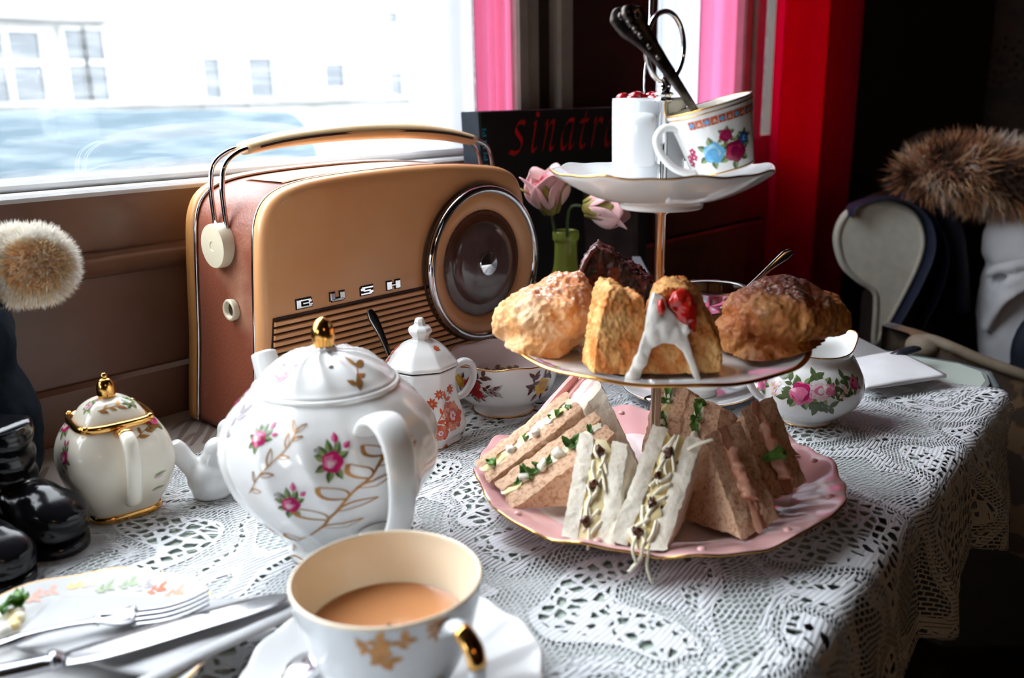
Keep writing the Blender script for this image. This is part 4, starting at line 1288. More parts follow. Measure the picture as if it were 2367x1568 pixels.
for i in range(-5, 8):
    th = -PI / 2 + .22 + i * .185
    f = lay(DS, th, DS.l[-1] - .0075, .0003); g = lay(DS, th, DS.l[-1] - .0075, .0005)
    w = .0020
    bnd.add([f(-w, -.0024), f(w, -.0024), f(w, .0024), f(-w, .0024)], [(0, 1, 2, 3)], 0)
    if i % 2:
        bnd.add([g(-.0017, 0), g(0, -.0018), g(.0017, 0), g(0, .0018)], [(0, 1, 2, 3)], 1)
    else:
        bnd.add([g(-.0015, -.0012), g(.0015, -.0012), g(0, .0014)], [(0, 1, 2)], 2)
bnd.build('border_print', [P_RUST, P_BLUE, P_PEACH], t, 'stuff')
def big_rose(S, x, y, par, cols, k=1.0, ph=0.0):
    th, l = S.hit(x, y)
    mb = MB()
    f = lay(S, th, l, .00025, ph, k)
    for a in (.3, 1.6, 2.5, 3.6, 4.7, 5.6): d_leaf(mb, f, .0040 * math.cos(a), .0040 * math.sin(a), a, .0062, .0040, 3, 4)
    for i, (r, m_, lob, am) in enumerate(((.0062, 0, 5, .10), (.0048, 1, 4, .12), (.0037, 0, 3, .12), (.0026, 2, 3, .15), (.0016, 0, 0, 0))):
        d_disc(mb, lay(S, th, l, .0004 + .00014 * i, ph, k), .0007 * math.cos(i * 2), .0007 * math.sin(i * 2.3), r, m_, lob, am, i * 1.3)
    return mb.build('rose_print', [*cols, P_GRN, P_LGRN], par)
P_SKY = pm('sky_blue', (.32, .66, .85)); P_WINE = pm('wine', (.26, .008, .05)); P_CRIM = pm('crimson', (.45, .02, .10))
big_rose(DS, 1648, 355, t, (P_BLUE, P_SKY, P_BLUE), 1.0)
big_rose(DS, 1699, 352, t, (P_WINE, P_CRIM, P_WINE), 1.05, 1)
big_rose(DS, 1735, 340, t, (P_WINE, P_CRIM, P_WINE), .8, 2)
big_rose(DS, 1676, 314, t, (P_CRIM, P_WINE, P_CRIM), .6, 2)
big_rose(DS, 1718, 318, t, (P_NAVY, P_NAVY, P_BLUE), .6, 3)
for x, y in ((1602, 352), (1597, 366), (1606, 364), (1600, 378)):
    th, l = DS.hit(x, y)
    mb = MB(); d_disc(mb, lay(DS, th, l, .0003), 0, 0, .0022, 0, 5, .25); d_disc(mb, lay(DS, th, l, .0005), 0, 0, .0006, 1)
    mb.build('blossom_print', [P_CRIM, P_PALE], t)
s_ = thing('ornate_spoon', 'dark ornate kings-pattern spoon handle rising from the leaning floral cup', 'spoon', at(1600, 255, -.012))
pp = cr([at(1622, 285, -.008), at(1610, 262, -.010), at(1575, 208, -.013), at(1530, 143, -.016), at(1490, 92, -.018), at(1462, 58, -.019), at(1446, 32, -.019), at(1441, 14, -.019)], 5)
wd = [.0019, .0023, .0028, .0040, .0060, .0094, .0102, .0050]
DST = mat('tarnished_silver', (.13, .11, .10), .3, 1.0, col2=(.05, .04, .038), nscale=140, nlo=.4, nhi=.6)
MB().sweep(pp, wd, [.0013, .0014, .0015, .0018, .0020, .0021, .0019, .0010], ER * .75 + UP * .62, 18).build('handle', DST, s_)
orn = MB()
q = at(1466, 66, -.019)
for k, (x, y, r) in enumerate(((1448, 32, .0040), (1456, 50, .0032), (1468, 66, .0026), (1480, 80, .0022), (1434, 38, .002), (1470, 36, .002), (1500, 106, .0018), (1520, 132, .0015))):
    orn.ball(at(x, y, -.0195) - ED * .0012, (r, r, r * 1.2), 10, 6)
orn.build('shell_ornament', DST, s_)
MB().ball(at(1632, 300, -.008), (.007, .005, .009), 14, 8).build('bowl', STEEL, s_)

# ------------------------------------------------------------------ baking materials
def bake_mat(name, pale, gold, brown, z0, z1, sugar, scale=34, pore=1.0):
    m = bpy.data.materials.new(name)
    m.use_nodes = True
    nt = m.node_tree
    N = nt.nodes
    b = N['Principled BSDF']
    tc = N.new('ShaderNodeTexCoord')
    def noise_(s, d=5):
        n = N.new('ShaderNodeTexNoise'); n.inputs['Scale'].default_value = s; n.inputs['Detail'].default_value = d
        nt.links.new(tc.outputs['Object'], n.inputs['Vector']); return n.outputs['Fac']
    def ramp(f, p, q, a, c):
        r = N.new('ShaderNodeValToRGB'); r.color_ramp.elements[0].position = p; r.color_ramp.elements[1].position = q
        r.color_ramp.elements[0].color = (*a, 1); r.color_ramp.elements[1].color = (*c, 1)
        nt.links.new(f, r.inputs[0]); return r.outputs[0]
    def mth(op, a, c):
        n = N.new('ShaderNodeMath'); n.operation = op
        for i, x in enumerate((a, c)):
            if hasattr(x, 'links'): nt.links.new(x, n.inputs[i])
            else: n.inputs[i].default_value = x
        n.use_clamp = op == 'MULTIPLY'
        return n.outputs[0]
    def mix(f, a, c):
        n = N.new('ShaderNodeMix'); n.data_type = 'RGBA'
        nt.links.new(f, n.inputs[0])
        for i, x in ((6, a), (7, c)):
            if hasattr(x, 'links'): nt.links.new(x, n.inputs[i])
            else: n.inputs[i].default_value = (*x, 1)
        return n.outputs[2]
    base = ramp(noise_(scale), .38, .62, gold, pale)
    sx = N.new('ShaderNodeSeparateXYZ'); nt.links.new(tc.outputs['Object'], sx.inputs[0])
    mr = N.new('ShaderNodeMapRange'); mr.inputs[1].default_value = z0; mr.inputs[2].default_value = z1
    zz = mth('ADD', sx.outputs[2], mth('MULTIPLY', mth('SUBTRACT', noise_(scale * 1.3), .5), .05))
    nt.links.new(zz, mr.inputs[0])
    c = mix(mr.outputs[0], base, brown)
    if sugar:
        s1 = ramp(noise_(420, 3), .52, .60, (0, 0, 0), (1, 1, 1))
        s2 = ramp(noise_(48, 3), .46, .58, (0, 0, 0), (1, 1, 1))
        s = mth('MULTIPLY', mth('MULTIPLY', s1, s2), mth('MULTIPLY', mr.outputs[0], sugar))
        c = mix(s, c, (.90, .86, .84))
    nt.links.new(c, b.inputs['Base Color'])
    b.inputs['Roughness'].default_value = .6
    bp = N.new('ShaderNodeBump'); bp.inputs['Strength'].default_value = .7 * pore; bp.inputs['Distance'].default_value = .0012
    nt.links.new(noise_(260, 6), bp.inputs['Height']); nt.links.new(bp.outputs[0], b.inputs['Normal'])
    MATS[name] = m
    return m
SC1 = bake_mat('scone_crust', (.86, .60, .36), (.74, .36, .13), (.56, .19, .06), .030, .046, 1.0)
SC2 = bake_mat('browned_scone_crust', (.66, .30, .085), (.46, .13, .028), (.17, .040, .016), .028, .046, .55)
def rest_mid(s):                            # nothing sinks into the middle plate
    def f(p):
        r = math.hypot(p.x - P0.x, p.y - P0.y)
        z = .1062 if r < .055 else .1062 + (r - .055) * .135
        return V((0, 0, max(0, z + (.0012 if r > .08 else .0004) - p.z))) if r < .097 else V((0, 0, max(0, .1138 - p.z)))
    return s.jit(f)
def scone(label, parts, mt, base, k=0):
    t = thing('scone', label, 'scone', base)
    mb = MB()
    for c, r in parts: mb.ball(c, r, 28, 18)
    s = solid(mb, .0010, 10, lambda p, n: .0028 * fbm(p, 55, k) + .0013 * (.35 - abs(fbm(p, 85, k + 3, 3))) + .0009 * fbm(p, 330, k + 1, 2) - .0014 * max(0, nz(p, 95, k + 5) - .15) * 4)
    rest_mid(s).build('body', mt, t)
    return t
z_ = .1082
A = at(1268, 765, .002); B = at(1800, 780, -.005)
b1 = V((A.x, A.y, z_)); b2 = V((B.x, B.y, z_))
scone('sugar-dusted pale golden scone at the left end of the middle tier', [(b1 + UP * .0215, (.0325, .0325, .021)), (at(1205, 745, .0), (.019, .020, .0155)), (at(1305, 700, .004), (.0215, .022, .0205)), (at(1345, 745, .0), (.014, .02, .018)), (at(1250, 795, -.01), (.026, .022, .012))], SC1, b1, 0)
scone('large dark-browned scone at the right end of the middle tier', [(b2 + UP * .022, (.036, .036, .0215)), (at(1815, 720, .0), (.029, .029, .024)), (at(1890, 740, .01), (.017, .020, .019)), (at(1720, 775, -.005), (.018, .022, .016)), (at(1750, 725, .0), (.016, .018, .015)), (at(1800, 815, -.012), (.034, .026, .012))], SC2, b2, 11)
def crumb(poly, n, voxel, sm, amp, fr, k):
    mb = MB().prism(poly, n)
    return rest_mid(solid(mb, voxel, sm, lambda p, q: amp * fbm(p, fr, k, 3) + amp * .8 * fbm(p, fr * 3, k + 2, 2)))
SPG = bake_mat('golden_sponge', (.82, .46, .16), (.60, .18, .026), (.54, .15, .02), .05, .09, 0, 60)
CHO = mat('chocolate_cake', (.016, .004, .003), .4, col2=(.24, .036, .016), nscale=170, nlo=.46, nhi=.74, bump=(320, .9), spec=.4)
CHF = mat('chocolate_icing', (.10, .02, .015), .25, col2=(.05, .01, .008), nscale=60, bump=(90, .5), coat=.3)
ICE = mat('white_icing', (.84, .81, .76), .3, col2=(.80, .76, .70), nscale=60, sss=.15)
def px(pts, d): return [at(x, y, d) for x, y in pts]
def low(P): return [V((p.x, p.y, max(p.z, .1075))) for p in P]
t = thing('cake_slice', 'narrow plain golden sponge piece at front of the middle tier', 'cake', at(1430, 870, -.055))
crumb(low(px([(1372, 890), (1374, 835), (1388, 740), (1404, 678), (1416, 662), (1446, 670), (1458, 694), (1482, 684), (1492, 720), (1490, 800), (1476, 890)], -.062)), ED * .030 - ER * .004, .0009, 2, .0011, 200, 4).build('sponge', SPG, t)
t = thing('iced_cake', 'golden sponge piece with dripping white icing and red jelly, front middle tier', 'cake', at(1560, 870, -.055))
crumb(low(px([(1452, 890), (1466, 815), (1490, 735), (1512, 680), (1540, 664), (1585, 666), (1612, 690), (1640, 745), (1666, 800), (1668, 890)], -.060)), ED * .034 + ER * .006, .0009, 2, .0011, 200, 8).build('sponge', SPG, t)
d_ = -.0655
MR = Matrix((ER, ED, UP)).transposed()
mb = MB().prism(px([(1512, 676), (1498, 715), (1491, 765), (1472, 822), (1444, 884), (1478, 884), (1492, 842), (1508, 808), (1532, 794), (1560, 797), (1582, 818), (1600, 862), (1612, 888), (1624, 886), (1606, 832), (1590, 778), (1592, 748), (1572, 742), (1556, 722), (1542, 712), (1536, 690)], d_ + .001), ED * .006)
for x, y, r in ((1538, 760, (.0085, .0035, .0075)), (1560, 768, (.0060, .0033, .0050)), (1512, 772, (.0055, .0033, .0070)), (1515, 730, (.0050, .003, .0080)), (1584, 762, (.0035, .0034, .003)), (1462, 872, (.0048, .0036, .0045)), (1480, 835, (.0045, .0034, .0055))):
    mb.ball(at(x, y, d_ + .002), r, 18, 12, 0, MR)
solid(mb, .0007, 9, lambda p, n: .0005 * fbm(p, 130, 3)).build('icing', ICE, t)
JEL = mat('red_jelly', (.70, .025, .012), .08, trans=.25, col2=(.55, .010, .008), nscale=50, coat=.6)
mb = MB().prism(px([(1545, 700), (1556, 676), (1585, 668), (1606, 690), (1612, 740), (1606, 775), (1590, 758), (1574, 740), (1556, 722)], d_ + .0005), ED * .006)
mb.ball(at(1586, 715, d_ + .002), (.0062, .0040, .0095), 16, 10, 0, MR).ball(at(1570, 692, d_ + .002), (.0055, .0036, .0045), 16, 10, 0, MR).ball(at(1527, 712, d_ + .001), (.0028, .0034, .0055), 14, 10, 0, MR)
solid(mb, .0007, 6, lambda p, n: .0007 * fbm(p, 190, 6)).build('red_jelly', JEL, t)
t = thing('chocolate_cake', 'dark crumbly chocolate cake wedge behind the pale scone', 'cake', at(1430, 700, .03))
po = low(px([(1334, 655), (1346, 612), (1366, 580), (1380, 570), (1410, 588), (1450, 618), (1512, 655), (1540, 700), (1545, 790), (1345, 790)], .022))
crumb(po, ED * .030 + ER * .004, .0012, 2, .0015, 130, 21).build('sponge', CHO, t)
mb = MB().sweep(cr(px([(1340, 640), (1350, 610), (1366, 584), (1380, 573)], .0215), 4), .0030, .0022, None, 10).sweep(cr(px([(1336, 690), (1338, 650), (1350, 612)], .0215), 4), .003, .0025, None, 10)
solid(mb, .0009, 3, lambda p, n: .0009 * fbm(p, 200, 2)).build('icing', CHF, t)
# glass of dark jam
CG = mat('clear_glass', (.95, .97, .97), .02, trans=1.0, ior=1.45, col2=(.93, .95, .95), nscale=10)
DJ = mat('blackcurrant_jam', (.012, .0004, .004), .08, col2=(.04, .001, .010), nscale=120, bump=(110, .6), coat=.6)
g = at(1640, 700, .034)
gb = V((g.x, g.y, .1062))
gh = at(1640, 664, .034).z - gb.z
t = thing('jam_glass', 'small clear glass pot of dark jam behind the iced cake', 'jar', gb)
MB().lathe([(.001, 0), (.022, 0), (.0242, .002), (.0246, gh * .6), (.0252, gh - .001), (.0246, gh), (.0236, gh - .001), (.0231, gh * .6), (.0226, .004), (.001, .003)], gb, 56, 3).build('glass', CG, t)
mb = MB().lathe([(.001, .0035), (.0222, .0045), (.0228, gh * .5), (.0229, gh * .62), (.018, gh * .60), (.001, gh * .61)], gb, 48, 2)
mb.jit(lambda p: UP * (.0012 * fbm(p, 150, 2) if p.z > gb.z + gh * .58 else 0))
o = mb.build('dark_jam', DJ); tag(o, 'glossy blackcurrant jam filling the small clear glass pot', 'jam'); o['kind'] = 'stuff'
s_ = thing('jam_spoon', 'silver spoon handle leaning out of the clear jam pot', 'spoon', at(1740, 650, .034))
pp = cr([at(1665, 715, .030), at(1710, 680, .034), at(1750, 645, .036), at(1785, 614, .038), at(1815, 590, .040), at(1832, 580, .041)], 5)
MB().sweep(pp, [.0012, .0012, .0014, .0022, .0034, .0018], [.0008] * 6, ER - UP * .6, 12).build('handle', STEEL, s_)

# ------------------------------------------------------------------ sandwiches on the bottom tier
WHB = mat('white_bread', (.94, .87, .74), .75, col2=(.86, .73, .55), nscale=380, detail=7, nlo=.45, nhi=.75, bump=(330, .8), sss=.08)
BRB = mat('brown_bread', (.72, .46, .30), .75, col2=(.42, .20, .09), nscale=420, detail=7, nlo=.47, nhi=.72, bump=(300, .9))
CRU = mat('brown_crust', (.40, .14, .035), .6, col2=(.26, .08, .02), nscale=60, bump=(200, .6))
WCR = mat('pale_crust', (.72, .52, .32), .7, col2=(.60, .38, .2), nscale=60, bump=(200, .5))
HAM = mat('pink_ham', (.78, .33, .31), .3, col2=(.84, .48, .46), nscale=25, sss=.1)
HAMP = mat('pale_ham', (.82, .56, .56), .35, col2=(.80, .48, .5), nscale=25)
EGG = mat('egg_mayonnaise', (.84, .68, .30), .4, col2=(.88, .82, .66), nscale=110, nlo=.42, nhi=.56, bump=(150, .6))
EWH = mat('egg_white', (.88, .86, .78), .35, col2=(.86, .82, .66), nscale=60)
CRS = mat('cress_leaf', (.05, .16, .02), .4, col2=(.14, .30, .05), nscale=90)
CHS = mat('grated_cheese', (.96, .90, .74), .5, col2=(.94, .84, .62), nscale=60)
BUT = mat('yellow_cheese', (.92, .72, .30), .4, col2=(.92, .80, .50), nscale=60)
PIC = mat('brown_pickle', (.05, .015, .006), .25, col2=(.12, .03, .01), nscale=90, coat=.3)
TUN = mat('pink_salmon_filling', (.58, .26, .16), .4, col2=(.64, .34, .23), nscale=90, bump=(140, .6))
def tri_slab(mb, A, B, C, n, t0, t1, N=12, mats=(0, 0, 0, 0), amp=.0006, fr=180, k=0, rnd=.0012, shrink=0.0):
    A, B, C, n = V(A), V(B), V(C), V(n).normalized()
    G = (A + B + C) / 3
    A, B, C = [q + (G - q).normalized() * shrink for q in (A, B, C)]
    st = len(mb.v)
    def face(t, mi, ins):
        vs, ix, fs = [], {}, []
        for i in range(N + 1):
            for j in range(N + 1 - i):
                u, v = i / N, j / N
                w = 1 - u - v
                e = min(u, v, w)
                p = A * w + B * u + C * v
                if e < 1e-6: p = p + (G - p).normalized() * ins
                ix[(i, j)] = len(vs)
                vs.append(p + n * t)
        for i in range(N):
            for j in range(N - i):
                fs.append((ix[i, j], ix[i + 1, j], ix[i, j + 1]))
                if i + j < N - 1: fs.append((ix[i + 1, j], ix[i + 1, j + 1], ix[i, j + 1]))
        mb.add(vs, fs, mi)
    face(t0, mats[3], rnd * .5)
    face(t1, mats[3], rnd * .5)
    for e, (P, Q) in enumerate(((A, B), (B, C), (C, A))):
        M_ = 4
        vs, fs = [], []
        for j in range(M_ + 1):
            tt = t0 + (t1 - t0) * j / M_
            ins = rnd * .5 if j in (0, M_) else 0
            for i in range(N + 1):
                p = P + (Q - P) * (i / N)
                vs.append(p + (G - p).normalized() * ins + n * tt)
        for j in range(M_):
            for i in range(N):
                fs.append((j * (N + 1) + i, j * (N + 1) + i + 1, (j + 1) * (N + 1) + i + 1, (j + 1) * (N + 1) + i))
        mb.add(vs, fs, mats[e])
    mb.jit(lambda p: V((fbm(p, fr, k), fbm(p, fr, k + 31), fbm(p, fr, k + 57))) * amp + V((nz(p, 520, k), nz(p, 520, k + 3), nz(p, 520, k + 9))) * amp * .7, st)
    return mb
def rest_bot(mb):                           # nothing sinks into the bottom plate
    T = [(0, .0090), (.085, .0105), (.095, .0134), (.105, .0172), (.115, .0206), (.124, .0224)]
    def f(p):
        r = math.hypot(p.x - P0.x, p.y - P0.y)
        if r > .124: return V((0, 0, 0))
        for (a, za), (b, zb) in zip(T, T[1:]):
            if r <= b:
                return V((0, 0, max(0, za + (zb - za) * (r - a) / (b - a) - p.z)))
        return V((0, 0, 0))
    return mb.jit(f)
def leaf_bit(par, p, nrm, s, k=0):
    nrm = V(nrm).normalized()
    x = nrm.orthogonal().normalized()
    x = Matrix.Rotation(k * 1.7, 3, nrm) @ x
    y = nrm.cross(x)
    def fn(u, v):
        w = math.sin(PI * min(1, .1 + .9 * v) ** .9)
        return V(p) + x * ((u - .5) * s * .55 * w * (1 + .3 * math.sin(v * 9 + k))) + y * ((v - .5) * s) + nrm * (.45 * s * abs(u - .5) + .22 * s * math.sin(v * 5 + k * 2.1) + .0008)
    o = MB().grid(fn, 4, 5).build('cress_leaf', CRS, par)
    o.modifiers.new('t', 'SOLIDIFY').thickness = .0004
def shred(par, pts, w=.0012):
    MB().sweep(cr(pts, 4), [w, w * 1.1, w * .8], [w * .7] * 3, None, 6).build('cheese_shred', CHS, par)
# A, B = ends of the crust side, C = cut corner; n points away from the front face
def sandwich(name, label, A, B, C, n, layers, bread, crust, k=0, lean=None):
    A, B, C = V(A), V(B), V(C)
    n = V(n).normalized()
    t = thing(name, label, 'sandwich', (A + B) / 2)
    d = 0
    for kind, th in layers:
        if kind == 'bread':
            rest_bot(tri_slab(MB(), A, B, C, n, d, d + th, 26, (1, 0, 0, 0), .0010, 190, k + d * 900)).build('bread_slice', [bread, crust], t)
        else:
            m_, sh, am = kind
            rest_bot(tri_slab(MB(), A, B, C, n, d - .0004, d + th + .0004, 14, (0, 0, 0, 0), am, 150, k + d * 700, .001, sh)).build('filling', m_, t)
        d += th
    return t
EG = (EGG, .0006, .0022)
# left pair, egg and cress on brown
A1, B1, C1 = rd(-.098, -.054, .0185), rd(-.018, -.036, .0115), at(1422, 1003, -.026)
nA = V((A1 - B1).cross(C1 - A1)).normalized()
if nA.dot(ED) < 0: nA = -nA
nA = (-ER * .40 + ED * .88 + UP * .22).normalized()
s1 = sandwich('egg_sandwich', 'brown bread egg and cress sandwich at left front of the pink plate', A1, B1, C1, nA, [('bread', .0125), (EG, .0065), ('bread', .0105)], BRB, CRU, 1)
o2 = nA * .0300 - ER * .003
s2 = sandwich('egg_sandwich', 'brown bread egg and cress sandwich second from the left, next to the ham', A1 + o2, B1 + o2, C1 + o2 + UP * .002 - ER * .004, nA, [('bread', .0095), (EG, .0065), ('bread', .0085)], BRB, CRU, 5)
for i, (u, tt) in enumerate(((.86, .0155), (.72, .016), (.66, .0155), (.45, .015), (.30, .0155), (.24, .0165), (.15, .0155), (.36, .016))):
    p = A1 + (C1 - A1) * u + nA * tt
    leaf_bit(s1, p + (UP * .7 - ED * .4) * .001, UP * .8 - ED * .5, .0066 + .0030 * ((i * 7) % 3), i * 3 + 1)
for i, (u, tt) in enumerate(((.88, .0125), (.80, .013), (.74, .0135), (.10, .0125), (.45, .013))):
    p = A1 + o2 + (C1 - A1) * u + nA * tt
    leaf_bit(s2, p + UP * .0008, UP * .8 - ED * .5 - ER * .2, .0070 + .0030 * (i % 2), i * 5 + 3)
for s, oo, us in ((s1, V((0, 0, 0)), ((.40, .016), (.55, .0155), (.22, .016))), (s2, o2, ((.55, .013), (.30, .0125), (.68, .0130)))):
    for i, (u, tt) in enumerate(us):
        p = A1 + oo + (C1 - A1) * u + nA * tt
        MB().ball(p + UP * .0006 - ED * .0006, (.0075 if i == 0 else .0045, .0032, .0035), 12, 8, 0, Matrix.Rotation(i + .6, 3, 'Z')).jit(lambda q: V((1, 1, 1)) * .0 + V((fbm(q, 190), fbm(q, 190, 5), fbm(q, 190, 9))) * .0020).build('egg_white_chunk', EWH, s)
# ham on white, behind
A3, B3, C3 = rd(-.082, .022, .0145), rd(-.004, .002, .0105), at(1392, 893, .024)
nH = (ED * .93 - ER * .22 + UP * .18).normalized()
s3 = sandwich('ham_sandwich', 'white bread ham sandwich at the back left of the pink plate', A3, B3, C3, nH, [('bread', .0115), ((HAMP, .0002, .0006), .0022), ('bread', .0095), ((HAM, -.0030, .0007), .0030), ('bread', .009)], WHB, WCR, 9)
G3 = (C3 - A3).normalized()
oh = (UP * .82 - ER * .57) * .0085
tri_slab(MB(), A3 + oh + UP * .001, C3 - (A3 - C3).normalized() * -.016 + ED * .004, C3 + oh * .85, nH, .0250, .0295, 10, (0, 0, 0, 0), .0006, 90, 3).build('ham_slice', HAM, s3)
# two white cheese sandwiches, front
def upright(label, foot, back, apex, n, k, name='cheese_sandwich'):
    s = sandwich(name, label, foot, back, apex, n, [('bread', .0100), ((BUT, .0022, .003), .0120), ('bread', .0095)], WHB, WCR, k)
    return s
nW = (-ER * .90 + ED * .36 + UP * .10).normalized()
F1, K1, X1 = at(1417, 1278, -.108), rd(-.004, -.040, .011), at(1452, 1026, -.058)
s4 = upright('white bread cheese and pickle sandwich, left of the two upright at the front', F1, K1, X1, nW, 13)
F2, K2, X2 = at(1532, 1296, -.116), rd(.012, -.055, .011), at(1624, 1018, -.056)
nW2 = (-ER * .88 + ED * .34 + UP * .22).normalized()
s5 = upright('white bread cheese and pickle sandwich overhanging the plate at front centre', F2, K2, X2, nW2, 17)
def fill(s, F, X, n, seed, cnt):
    rnd = random.Random(seed)
    for i in range(cnt):
        u = .08 + .84 * i / cnt + rnd.uniform(-.03, .03)
        p = F + (X - F) * u + n * (.0150 + rnd.uniform(-.0042, .0042)) + ED * rnd.uniform(-.0010, .0014)
        a = ((X - F).normalized() * rnd.choice((1, 1, -1)) + n * rnd.uniform(-.8, .8) - ED * rnd.uniform(-.2, .4)).normalized()
        L = rnd.uniform(.0045, .0085)
        shred(s, [p - a * L, p - ED * rnd.uniform(0, .0012) + n * rnd.uniform(-.0015, .0015), p + a * L], .0012)
        if i % 6 == 2:
            MB().ball(F + (X - F) * u + n * (.0175 + rnd.uniform(-.002, .002)) - ED * .0006, (.0026, .0026, .0036), 12, 9).jit(lambda q: V((fbm(q, 260), fbm(q, 260, 5), fbm(q, 260, 9))) * .0024).build('pickle_piece', PIC, s)
fill(s4, F1, X1, nW, 3, 15)
fill(s5, F2, X2, nW2, 8, 24)
q = F2 + nW2 * .014
for a, b, c in (((1487, 1255), (1480, 1290), (1458, 1316)), ((1500, 1275), (1495, 1310), (1507, 1348)), ((1485, 1285), (1465, 1312), (1452, 1322)), ((1590, 1040), (1612, 1028), (1648, 1016)), ((1470, 1240), (1462, 1270), (1470, 1300))):
    shred(s5, [at(*a, -.118 if a[1] > 1200 else -.062), at(*b, -.120 if a[1] > 1200 else -.063), at(*c, -.121 if a[1] > 1200 else -.064)], .00135)
# egg and cress on brown, back right
A6, B6, C6 = rd(.036, .004, .0105), rd(.108, .022, .0195), at(1665, 938, .030)
nE = (-ER * .74 + ED * .62 + UP * .14).normalized()
s6 = sandwich('egg_sandwich', 'brown bread egg and cress sandwich at back right with broad face showing', B6, A6, C6, nE, [('bread', .012), (EG, .005), ('bread', .009)], BRB, CRU, 23)
o7 = nE * .0265
s7 = sandwich('egg_sandwich', 'brown bread egg and cress sandwich standing just right of the chrome rod', B6 + o7, A6 + o7, C6 + o7 + UP * .004, nE, [('bread', .0105), (EG, .006), ('bread', .010)], BRB, CRU, 27)
for s, oo, us in ((s6, V((0, 0, 0)), ((.95, .0145), (.85, .0145), (.72, .0145), (.60, .014))), (s7, o7, ((1.0, .0135), (.93, .0135), (.80, .0140), (.55, .013), (.42, .0135), (.30, .014)))):
    for i, (u, tt) in enumerate(us):
        p = A6 + oo + (C6 - A6) * u + nE * tt
        leaf_bit(s, p - (ED + ER * .4) * .0012 + UP * .0005, -ED * .7 - ER * .5 + UP * .4, .0085 + .003 * (i % 2), i + 5)
    MB().ball(A6 + oo + (C6 - A6) * .48 + nE * .0145 - ED * .001, (.004, .003, .0045), 10, 8).build('egg_white_chunk', EWH, s)
# salmon on brown, front right
TU = (TUN, -.0008, .0024)
nT = (ER * .80 + ED * .55 + UP * .10).normalized()
A8, B8, C8 = rd(.004, -.052, .0105), rd(.037, -.095, .0165), at(1628, 1008, -.046)
s8 = sandwich('salmon_sandwich', 'brown bread salmon sandwich leaning beside the front white sandwich', A8, B8, C8, nT, [('bread', .0125), (TU, .008), ('bread', .0125)], BRB, CRU, 31)
o9 = nT * .0365 + ED * .008
s9 = sandwich('salmon_sandwich', 'outermost brown bread salmon sandwich at the right of the pink plate', A8 + o9, B8 + o9 + UP * .002 + ED * .012, C8 + o9 + UP * .003, nT, [('bread', .010), (TU, .009), ('bread', .0125)], BRB, CRU, 35)
for s, oo, us in ((s8, V((0, 0, 0)), ((.35, .016), (.55, .017), (.75, .016))), (s9, o9, ((.30, .0145), (.48, .0155), (.62, .0150), (.8, .014)))):
    u0, u1 = us[0][0] - .12, us[-1][0] - .03
    tt = .0165 if s is s8 else .0145
    e_ = [C8 + oo + (B8 - C8) * (u0 + (u1 - u0) * i / 12) + nT * (tt + .0012 * math.sin(i * 1.9)) + UP * (.0006 + .0012 * math.sin(i * 1.3)) - ED * .0004 for i in range(13)]
    mb = MB().sweep(e_, [.0030 + .0012 * math.sin(i * 2.1) ** 2 for i in range(13)], [.0046 + .0014 * math.sin(i * 1.7) for i in range(13)], UP, 14)
    solid(mb, .0012, 4, lambda p, q: .0011 * fbm(p, 170, 3)).build('salmon_filling', TUN, s)
leaf_bit(s9, C8 + o9 + (B8 - C8) * .55 + nT * .011 + UP * .001, UP + ER * .5 - ED * .5, .016, 2)
# loose crumbs
# ------------------------------------------------------------------ milk jug
jg = V((.6905, .3090, .0022))
g_sp = math.atan2(ER.y * .9 + ED.y * .3, ER.x * .9 + ED.x * .3)
def jf(r, z, th):
    k = max(0, (z - .045) / .02)
    d = (th - g_sp + PI) % (2 * PI) - PI
    b = math.exp(-(d / .42) ** 2)
    return r + .010 * k * b, z + .0075 * k * b * min(1, k) + .003 * k * (math.cos(2 * (th - g_sp)) * .5)
jpf = [(.001, .002), (.019, .0005), (.0215, .001), (.0225, .004), (.030, .009), (.0405, .018), (.0448, .029), (.0438, .040), (.0385, .050), (.0335, .055), (.0325, .060), (.034, .0635)]
GS = Surf(jpf, jg, jf)
jug = thing('milk_jug', 'round white china milk jug with pink rose garland right of the stand', 'jug', jg)
mb = MB().lathe(jpf, jg, 120, 5, jf)
mb.lathe([(.034, .0635), (.0335, .0642), (.0325, .063), (.031, .058), (.037, .048), (.041, .03), (.03, .012), (.001, .008)], jg, 120, 3, jf)
mb.build('body', PORC, jug)
rim('gold_rim', ringpts(jf, .0337, .0642, jg, 120), .0005, jug)
rim('foot_rim', [jg + V((.0217 * math.cos(a), .0217 * math.sin(a), .0012)) for a in [2 * PI * i / 64 for i in range(64)]], .0005, jug)
hdj = -(ER * .9 + ED * .3).normalized()
MB().sweep(cr([jg + hdj * a + UP * b for a, b in ((.033, .058), (.046, .062), (.056, .054), (.056, .04), (.048, .028), (.043, .026))], 5), .004, .003, UP.cross(hdj), 12).build('handle', PORC, jug)
for x, y, cols, k in ((1853, 908, (P_PINK, P_MAG, P_PINK), 1.5), (1900, 903, (P_WHT, P_PALE, P_PINK), 1.4), (1917, 903, (P_PINK, P_PALE, P_PINK), .8), (1760, 886, (P_PINK, P_PALE, P_PINK), 1.0), (1975, 888, (P_PINK, P_MAG, P_PINK), .9)):
    big_rose(GS, x, y, jug, cols, k, x)
for pts in ([(1838, 900), (1828, 884), (1822, 872)], [(1868, 888), (1878, 880), (1885, 870)], [(1925, 900), (1938, 888), (1950, 872)], [(1895, 930), (1905, 938), (1918, 942)], [(1878, 925), (1885, 935), (1890, 945)], [(1930, 915), (1945, 912), (1955, 905)], [(1835, 915), (1825, 920), (1818, 918)]):
    m_spray(GS, pts, jug, P_GRN, .0085, .0005, wid=.5)
